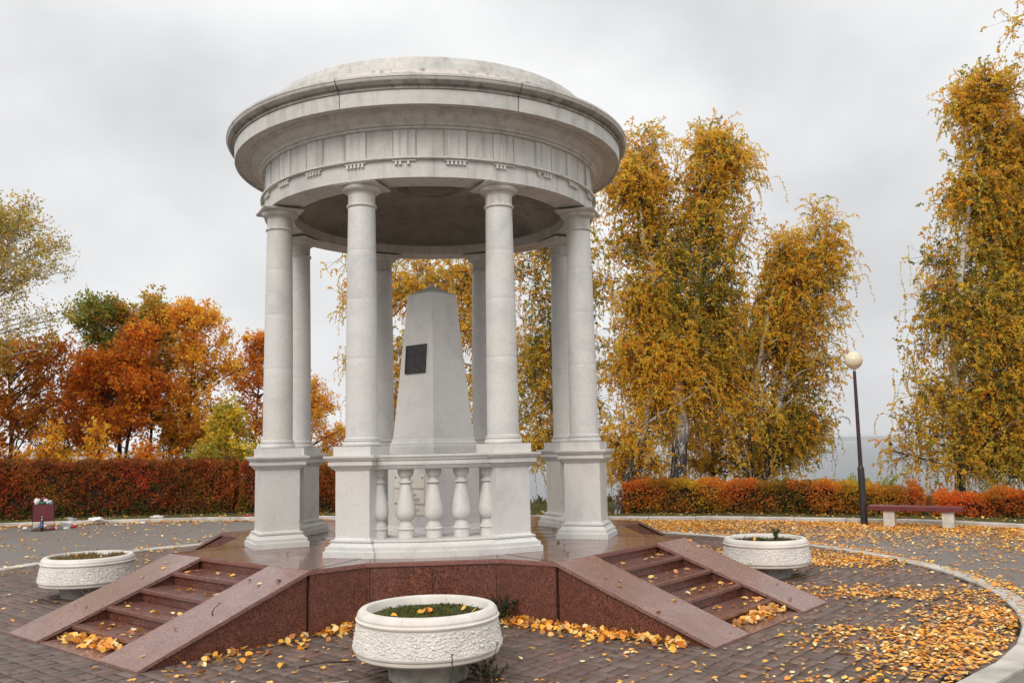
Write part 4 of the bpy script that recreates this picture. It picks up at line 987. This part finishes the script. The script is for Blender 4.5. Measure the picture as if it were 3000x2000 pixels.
hedge('hedge', 'long tall dark red hedge behind the litter bin along the left kerb', [(-15.2, 11.2), (-12.5, 12.0), (-10.0, 12.5), (-7.6, 12.75), (-5.2, 12.7)], 1.0, .05, [1.55, 1.53, 1.48, 1.42, 1.40, 1.36], LH, [.28, .22, .22, .18, .10], 53, nper=2100, leafL=.062,
      zones=((0, 12, -.1, .30, GREENS, .6), (7.2, 8.6, .1, .9, GREENS, .4), (0, 2.5, 1.2, 1.7, GREENS, .5), (0, 12, 1.36, 1.8, [(.12, .08, .03), (.16, .09, .03)], .5), (4.6, 7.2, 0, .6, GREENS, .25)))
hedge('hedge', 'short dark red hedge piece seen behind the two left columns', [(-4.95, 12.6), (-3.9, 12.4), (-2.9, 12.1), (-2.0, 11.7)], .9, .05, [1.3, 1.32, 1.27, 1.2], LH+[(.26, .20, .03)], [.22, .18, .18, .12, .10, .20], 54, nper=2100, leafL=.062,
      zones=((0, 4, -.1, .25, GREENS, .5),))

# ------------------------------------------------------------------ small plants
def fern_shrub(name, label, loc, n, h, spread, pal, seed, L=.05, lean=.3, cat='plant'):
    rg = np.random.default_rng(seed); root = empty(name, loc); tag(root, label, cat); acc = Acc(); mt = MB()
    for i in range(n):
        a = rg.uniform(0, 2*np.pi); d = np.array([np.cos(a)*lean, np.sin(a)*lean, 1.0]); d /= np.linalg.norm(d); hh = h*rg.uniform(.6, 1)
        b = np.array([rg.normal()*spread, rg.normal()*spread, 0]); t = np.linspace(0, 1, 9)[:, None]; pts = b+d*hh*t+np.array([np.cos(a), np.sin(a), -.3])*(t**2)*hh*.25
        mt.tube([tuple(p) for p in pts], list(np.linspace(.004, .0015, 9)), 4, cap=False)
        k = 44; tt = rg.uniform(.2, 1, k); pp = polyline(pts, tt); ld = unit(rg.normal(size=(k, 3))*.8+d*.7); Ls = L*rg.uniform(.6, 1.2, k)
        V, Q = leaf_quads(pp, ld, Ls, Ls*.36, rg, .05); acc.add(V, Q, pick(pal, k, .2, None, rg))
    mt.build('stem', M_twig, root); acc.build('leaf_spray', M_leaf, root); return root
fern_shrub('willow_shrub', 'feathery yellow green shrub tips above the orange hedge right of the lamp post', (10.3, 9.0, .1), 26, .85, .16, [(.60, .60, .14), (.46, .50, .10)], 61, .09, .35, 'shrub')
fern_shrub('willow_shrub', 'feathery yellow green shrub tips above the orange hedge left of the lamp post', (9.55, 9.0, .05), 20, .75, .16, [(.60, .60, .14), (.46, .50, .10)], 62, .09, .35, 'shrub')
fern_shrub('sapling', 'thin reddish twiggy shrub in the gap between the two orange hedges', (10.05, 6.35, .05), 16, .72, .12, [(.42, .12, .05), (.30, .14, .05)], 63, .05, .3, 'shrub')
fern_shrub('weed', 'leafy green weed growing against the granite podium wall behind the nearest planter', (.66, -2.62, .01), 7, .30, .035, [(.05, .085, .03), (.04, .07, .03)], 64, .045, .35, 'weed')
fern_shrub('weed', 'grey green feathery weed growing at the foot of the nearest planter', (.36, -4.70, .01), 11, .19, .05, [(.07, .08, .035), (.05, .06, .03)], 65, .03, .4, 'weed')
fern_shrub('weed', 'tall green weed standing in the soil of the right planter', (4.20, -.38, .42), 2, .19, .02, [(.06, .09, .03)], 66, .045, .15, 'weed')
fern_shrub('weed', 'low dark weed sprawling in the middle of the right planter', (4.02, -.42, .41), 5, .08, .05, [(.06, .08, .03)], 67, .04, .8, 'weed')
fern_shrub('weed', 'small bright green sprig growing beside a left stair tread', (-3.03, -1.98, .22), 3, .06, .012, [(.16, .26, .05)], 68, .035, .5, 'weed')
def stalk(name, label, pts, seed, r=.003):
    rg = np.random.default_rng(seed); mt = MB(); mt.tube(pts, r, 5)
    for i in range(14):
        t = rg.uniform(.15, 1); p = polyline(pts, np.array([t]))[0]; q_ = p+np.array([rg.uniform(-.02, .02), rg.uniform(-.02, .02), rg.uniform(.005, .02)]); mt.tube([tuple(p), tuple(q_)], [r*.9, r*1.6], 4)
    o = mt.build(name, M_bark); tag(o, label, 'weed'); return o
stalk('dry_stalk', 'dry brown seed stalk standing upright before the nearest planter', [(.08, -4.90, .0), (.10, -4.99, .10), (.125, -5.02, .22), (.12, -5.02, .30)], 1)
stalk('dry_stalk', 'thin dead twig with buds at the right side of the nearest planter', [(.36, -4.85, .0), (.39, -4.90, .15), (.42, -4.90, .26), (.44, -4.88, .34)], 2, .002)
stalk('dry_stalk', 'short forked dead twig between the two stalks by the nearest planter', [(.33, -4.90, .0), (.315, -4.93, .16), (.335, -4.93, .24)], 3, .002)
def stick(label, pts, r, mat=None):
    m = MB(); m.tube(pts, r, 6); o = m.build('stick', mat or M_bark); tag(o, label, 'twig')
stick('dark forked twig lying on the near ramp slab of the left stairs', [(*q45(3.48, .83, 3), .365), (*q45(3.56, .87, 3), .335), (*q45(3.62, .93, 3), .318), (*q45(3.66, 1.0, 3), .312)], .006)
stick('pale bare stick lying on the paving left of the nearest planter', [(-.95, -4.62, .02), (-.82, -4.55, .022), (-.62, -4.50, .02)], .006, simple('pale_stick', (.42, .36, .28), .8, .2))
stick('thin dark branch lying among leaves at the left of the nearest planter', [(-1.05, -4.0, .02), (-.85, -4.02, .05), (-.62, -3.95, .03)], .008)
# planter growth
def planter_growth(loc, sc, label, n, pal, wts, h, seed, name='planter_weeds'):
    rg = np.random.default_rng(seed); r = .42*np.sqrt(rg.uniform(size=n)); a = rg.uniform(0, 2*np.pi, n); x, y = r*np.cos(a), r*np.sin(a)
    m_ = noise2(x*9+seed, y*9, seed) > -.25; x, y = x[m_], y[m_]; n = len(x)
    Pq = np.stack([x*sc+loc[0], y*sc+loc[1], loc[2]+.405+rg.uniform(0, .006, n)], 1); D = unit(np.stack([rg.normal(size=n)*.7, rg.normal(size=n)*.7, rg.uniform(.3, 1.1, n)], 1)); Ls = h*rg.uniform(.4, 1.3, n)
    V, Q = leaf_quads(Pq, D, Ls, np.minimum(Ls*.3, .012), rg); o = np_mesh(name, V, Q, M_grass, pick(pal, n, .25, wts, rg)); tag(o, label, 'moss', kind='stuff'); return o
planter_growth((-.045, -4.42, .040), 1.03, 'green moss and short weeds on the soil of the nearest planter', 5200, [(.10, .11, .025), (.14, .14, .035), (.07, .055, .025)], None, .028, 1)
planter_growth((-4.13, -.03, .012), 1, 'tangled green and reddish grass filling the left planter', 5200, [(.16, .17, .05), (.26, .20, .08), (.22, .08, .04)], None, .07, 2)
planter_growth((4.11, -.33, .012), .99, 'sparse dark weeds on the soil of the right planter', 2600, [(.06, .07, .02), (.12, .10, .03)], None, .04, 3)

# ------------------------------------------------------------------ verge grass
def grass():
    rg = np.random.default_rng(5); n = 60000
    x = rg.uniform(-16, 13.5, n); y = rg.uniform(2, 13.5, n); kd = kerb_dist(x, y); ok = ~inside_kerb(x, y) & (kd > .08) & (kd < 2.2) & (rg.uniform(size=n) < np.where(kd < 1.2, .85, .5))
    x, y = x[ok], y[ok]; kd = kd[ok]; n = len(x); h = (.03+.05*rg.uniform(size=n))*(1+1.6*(kd > .75)); P_ = np.stack([x, y, .06+0*x], 1)
    D = unit(rg.normal(size=(n, 3))*.45+np.array([0, 0, 1])); V, Q = leaf_quads(P_, D, h, np.full(n, .010), rg)
    o = np_mesh('grass', V, Q, M_grass, pick([(.07, .10, .02), (.10, .12, .03), (.14, .12, .04), (.05, .07, .02)], n, .25, None, rg)); tag(o, 'short grass and weeds on the verge behind the outer kerb', 'grass', kind='stuff')
grass()
# slope cover beyond the hedges
def slope_cover():
    rg = np.random.default_rng(6); n = 26000; x = rg.uniform(-22, 18, n); y = rg.uniform(13, 27, n); z = ground_z(x, y)
    D = unit(rg.normal(size=(n, 3))*.6+np.array([0, 0, 1])); h = rg.uniform(.08, .32, n); V, Q = leaf_quads(np.stack([x, y, z-.02], 1), D, h, h*.25, rg)
    o = np_mesh('ground_cover', V, Q, M_grass, pick([(.10, .10, .03), (.16, .12, .04), (.22, .12, .03), (.07, .08, .025)], n, .25, None, rg)); tag(o, 'rough undergrowth on the bluff behind the trees', 'undergrowth', kind='stuff')
slope_cover()

# ------------------------------------------------------------------ fallen leaves
def litter():
    rg = np.random.default_rng(9); X = []; Y = []; Z = []; S = []; T = []; B = []
    def in_podium(x, y):
        a = np.abs(x); b = np.abs(y); mn, mxx = np.minimum(a, b), np.maximum(a, b); n_ = (a+b)*q2; t_ = np.abs(a-b)*q2
        core = (mxx < 2.50) & (mn < .64) | (n_ < 2.90) & (mxx < 2.55+.0*a) | ((t_ < 1.26) & (n_ < 4.45)) | (np.hypot(x, y) < 2.55)
        return core
    def scatter(n, x0, x1, y0, y1, dens, size=(.045, .075), tilt=.16, zj=.01, z0=.006, ok=None):
        x = rg.uniform(x0, x1, n); y = rg.uniform(y0, y1, n); area = (x1-x0)*(y1-y0); k = rg.uniform(size=n)*n/area < dens(x, y); x, y = x[k], y[k]
        g_ = ~in_podium(x, y)
        for (cx, cy) in ((-.045, -4.42), (-4.13, -.03), (4.11, -.33)): g_ &= np.hypot(x-cx, y-cy) > .31
        x, y = x[g_], y[g_]; m_ = len(x); pav = np.hypot(x-RC[0], y-RC[1]); onk = (pav > RR) & (pav < RR+.24)
        z = np.where(onk, .032, np.where(pav < RR, .014, .002)); X.append(x); Y.append(y); Z.append(z+rg.uniform(0, zj, m_)+.003); S.append(rg.uniform(*size, m_)); T.append(np.full(m_, tilt)); B.append(np.zeros(m_))
    def nz(x, y, s): return .5+.5*noise2(x*1.1, y*1.1, s)+.25*noise2(x*3.1, y*3.3, s+1)
    def d_right(x, y):       # pavers, right of the podium
        r = np.hypot(x-RC[0], y-RC[1]); a = np.degrees(np.arctan2(x, -y)); q = nz(x, y, 2.2)
        inside = (r < RR-.02) & (x > 1.2) & (y < 2.6)
        wx = x+.25*noise2(x*2.3, y*2.3, 5.); wy = y+.25*noise2(x*2.1, y*2.6, 9.); patch = 0*x
        for (px, py, sx, sy, am) in ((4.45, -4.05, .75, .5, 330), (5.2, -3.2, .45, .5, 300), (3.9, -4.75, .6, .45, 260), (4.0, -3.6, .5, .25, 170), (3.2, -5.6, .7, .5, 160), (5.75, -2.3, .30, .45, 150),
                                     (4.65, -1.9, .55, .20, 230), (5.15, -1.95, .40, .16, 200), (4.5, -1.45, .40, .16, 150), (3.9, -1.2, .3, .25, 70), (5.5, .75, .6, .38, 330), (4.9, 1.5, .7, .4, 260), (5.9, .3, .28, .25, 150), (3.6, 2.2, .7, .3, 120)):
            patch = patch+am*np.exp(-((wx-px)/sx)**2-((wy-py)/sy)**2)
        return inside*(patch*np.clip(.55+q*.7, .3, 1.3)+13*np.clip(q, .3, 1)*np.clip((x-1.0)/2, .3, 1))
    scatter(380000, 1, 7, -7, 3, lambda x, y: 5.0*d_right(x, y), (.032, .062), .18, .016)
    def d_front(x, y):
        r = np.hypot(x-RC[0], y-RC[1]); q = nz(x, y, 4.4); inside = (r < RR-.02) & (x <= 1.6) & (x > -6.6)
        left = x < -2.2
        return inside*np.where(left, 6*q+.8*(r > RR-.5)*20*q, 22*q+4+14*(y < -4.6))
    scatter(20000, -6.8, 1.6, -7, 5, lambda x, y: 1.5*d_front(x, y), (.034, .066))
    def d_back(x, y):
        r = np.hypot(x-RC[0], y-RC[1]); return ((r < RR-.02) & (y > 1.5))*14*nz(x, y, 1)
    scatter(6000, -6.5, 6.5, 1.5, 6.6, d_back)
    def d_asph(x, y):
        r = np.hypot(x-RC[0], y-RC[1]); out = (r > RR) & inside_kerb(x, y); kd = kerb_dist(x, y); q = nz(x, y, 7.7)
        right = x > 2.5
        dr = 330*np.exp(-(kd/1.8)**2)*np.clip(q*1.3, .35, 1.4)+60*np.clip(q*1.8-.6, 0, 1.5)*np.exp(-(kd/3)**2)+10+90*np.exp(-((r-RR-.25)/.18)**2)*np.clip(q*1.4-.2, 0, 1)
        dl = 11*q+330*np.exp(-(kd/.26)**2)*(kd > .05)+16*np.exp(-(kd/.9)**2)+14*np.exp(-((r-RR-.2)/.15)**2)
        md = 150*np.exp(-(kd/.40)**2)+12*q
        return out*np.where(right, dr, np.where(x < -3.2, dl, md))
    scatter(380000, 2.5, 13, -4, 10, lambda x, y: 5.0*d_asph(x, y), (.034, .062), .18, .016); scatter(90000, -15, 2.5, -4, 11.5, lambda x, y: 1.4*d_asph(x, y), (.05, .085))
    # verge behind the kerb
    scatter(16000, -15, 13.5, 2, 13, lambda x, y: (~inside_kerb(x, y))*(kerb_dist(x, y) < 1.2)*(kerb_dist(x, y) > .1)*np.where(x < -3, 22, 30), z0=.06)
    n_ = len(X[-1]); Z[-1] = .085+rg.uniform(0, .03, n_)
    # drift against the podium wall, front left and front right
    def drift(p, q_, n, wd, hmax, size=(.045, .08)):
        n = int(n*1.5)
        t = rg.uniform(0, 1, n); dx, dy = q_[0]-p[0], q_[1]-p[1]; L = math.hypot(dx, dy); nx_, ny_ = dy/L, -dx/L; keepd = noise2(t*L*4, t*0+L, 2.)+rg.normal(size=n)*.3 > -.25; t = t[keepd]; n = len(t); o = np.abs(rg.normal(size=n))*wd*(.5+1.6*rg.uniform(size=n)**2); x = p[0]+dx*t+nx_*(o+.03); y = p[1]+dy*t+ny_*(o+.03)
        X.append(x); Y.append(y); Z.append(.016+rg.uniform(0, 1, n)*hmax*np.exp(-o/wd)); S.append(rg.uniform(*size, n)); T.append(np.full(n, .5)); B.append(np.ones(n))
    A_, B_, C_, D_ = cor[0], cor[1], cor[2], q45(4.2, -1.22, 0)
    drift(B_, C_, 130, .07, .06); drift(C_, D_, 260, .08, .05); drift(A_, B_, 90, .07, .04)
    W_ = q45(2.83, 1.22, 3); W2 = q45(4.3, 1.22, 3)
    drift(W_, A_, 110, .10, .05); drift(W2, W_, 60, .16, .03)
    # on the flights: nosings at n, treads
    nos = [2.82, 3.14, 3.47, 3.80, 4.12, 4.41]; rise = P/5
    for k in range(4):
        for i in range(5):
            z = P-rise*(i+1) if i < 4 else .022; cnt = [9, 9, 12, 16, 150][i] if k == 0 else [6, 8, 8, 16, 130][i]
            u = rg.uniform(0, 1, cnt); back = rg.beta(1.1, 2.6, cnt) if i == 4 else rg.uniform(.12, .95, cnt); nn = nos[i]+.02+(nos[i+1]-nos[i]-.06)*back
            tt = (rg.beta(1.6, 1.0, cnt) if (k == 0) else rg.beta(1.2, 1.3, cnt))*1.1-.55
            for a_, b_ in zip(nn, tt):
                x, y = q45(a_, b_, k); X.append([x]); Y.append([y]); B.append([0]); Z.append([z+.004+(rg.uniform(0, .05)*(1-(a_-nos[4])*3) if i == 4 else rg.uniform(0, .01))]); S.append([rg.uniform(.05, .085)]); T.append([.5 if i == 4 else .25])
        for s in (-1, 1):
            for _ in range(6):
                a_ = rg.uniform(2.9, 4.35); b_ = s*rg.uniform(.65, 1.18); x, y = q45(a_, b_, k); X.append([x]); Y.append([y]); B.append([0]); Z.append([P-(P-.03)*(a_-2.82)/1.61+.006]); S.append([rg.uniform(.035, .06)]); T.append([.2])
    # on the platform
    for _ in range(70):
        a_ = rg.uniform(0, 6.283); r = rg.uniform(1.2, 2.75); x, y = r*math.sin(a_), -r*math.cos(a_)
        if abs(x)+abs(y) > 3.9 or max(abs(x), abs(y)) > 2.4: continue
        if any(math.hypot(x-RIN*math.sin(R(22.5+45*j)), y+RIN*math.cos(R(22.5+45*j))) < .42 for j in range(8)): continue
        if min(abs(x), abs(y)) < .62 and max(abs(x), abs(y)) > 1.6: continue
        X.append([x]); Y.append([y]); B.append([2]); Z.append([P+.004]); S.append([rg.uniform(.03, .06)]); T.append([.2])
    for (cx, cy, cz, n0, sc_) in ((-.045, -4.42, .455, 9, 1), (-4.13, -.03, .425, 6, 1), (4.11, -.33, .42, 5, 1)):
        for _ in range(n0):
            a_ = rg.uniform(0, 6.28); r = rg.uniform(0, .36); X.append([cx+r*math.cos(a_)]); Y.append([cy+r*math.sin(a_)]); B.append([1]); Z.append([cz+.02]); S.append([.055]); T.append([.5])
    x = np.concatenate([np.asarray(a) for a in X]); y = np.concatenate([np.asarray(a) for a in Y]); z = np.concatenate([np.asarray(a) for a in Z]); s = np.concatenate([np.asarray(a) for a in S]); tl = np.concatenate([np.asarray(a) for a in T]); bb = np.concatenate([np.asarray(a) for a in B])
    n = len(x); ang = rg.uniform(0, 2*np.pi, n); D = unit(np.stack([np.cos(ang), np.sin(ang), rg.normal(size=n)*tl], 1)); up = unit(np.stack([rg.normal(size=n)*tl, rg.normal(size=n)*tl, np.ones(n)], 1)); W = unit(np.cross(up, D)); N = np.cross(D, W)
    L = s[:, None]; w_ = L*rg.uniform(.34, .46, (n, 1)); cl = rg.normal(size=(n, 1))*.10+.10; c0 = np.stack([x, y, z], 1)-D*L*.5
    v = [c0, c0+D*L*.22+W*w_*.85+N*L*cl, c0+D*L*.62+W*w_*.75+N*L*cl*1.3, c0+D*L+N*L*cl*.6, c0+D*L*.62-W*w_*.75+N*L*cl*1.3, c0+D*L*.22-W*w_*.85+N*L*cl]
    V = np.stack(v, 1).reshape(-1, 3); zmin = V[:, 2].reshape(n, 6).min(1); V[:, 2] += np.repeat(np.maximum(0, z-zmin-.001), 6)
    i = np.arange(n)*6; Q = np.concatenate([np.stack([i, i+3, i+2, i+1], 1), np.stack([i, i+5, i+4, i+3], 1)])
    pal = [(.86, .42, .055), (.88, .52, .14), (.80, .30, .035), (.88, .70, .38), (.46, .19, .06), (.66, .40, .15)]
    c = pick(pal, n, .20, [.23, .20, .20, .13, .14, .10], rg); c[bb == 2] = pick([(.45, .14, .03), (.35, .10, .03)], (bb == 2).sum(), .2, None, rg)
    o = np_mesh('fallen_leaves', V, Q, M_litter, np.concatenate([c, c])); tag(o, 'yellow and orange fallen leaves strewn over the paving, asphalt and steps', 'fallen leaves', kind='stuff')
litter()

# ------------------------------------------------------------------ haze over the reservoir
def haze():
    m = MB(); m.box((0, 5750, -12.25), (29000, 12300, 54.5)); hm = bpy.data.materials.new('haze'); hm.use_nodes = True; t = hm.node_tree; t.nodes.remove(t.nodes['Principled BSDF'])
    v = t.nodes.new('ShaderNodeVolumePrincipled'); v.inputs['Color'].default_value = (.86, .89, .93, 1); v.inputs['Density'].default_value = 1.35e-4; v.inputs['Anisotropy'].default_value = 0
    t.links.new(v.outputs[0], t.nodes['Material Output'].inputs['Volume']); tag(m.build('haze', hm), kind='stuff')
haze()
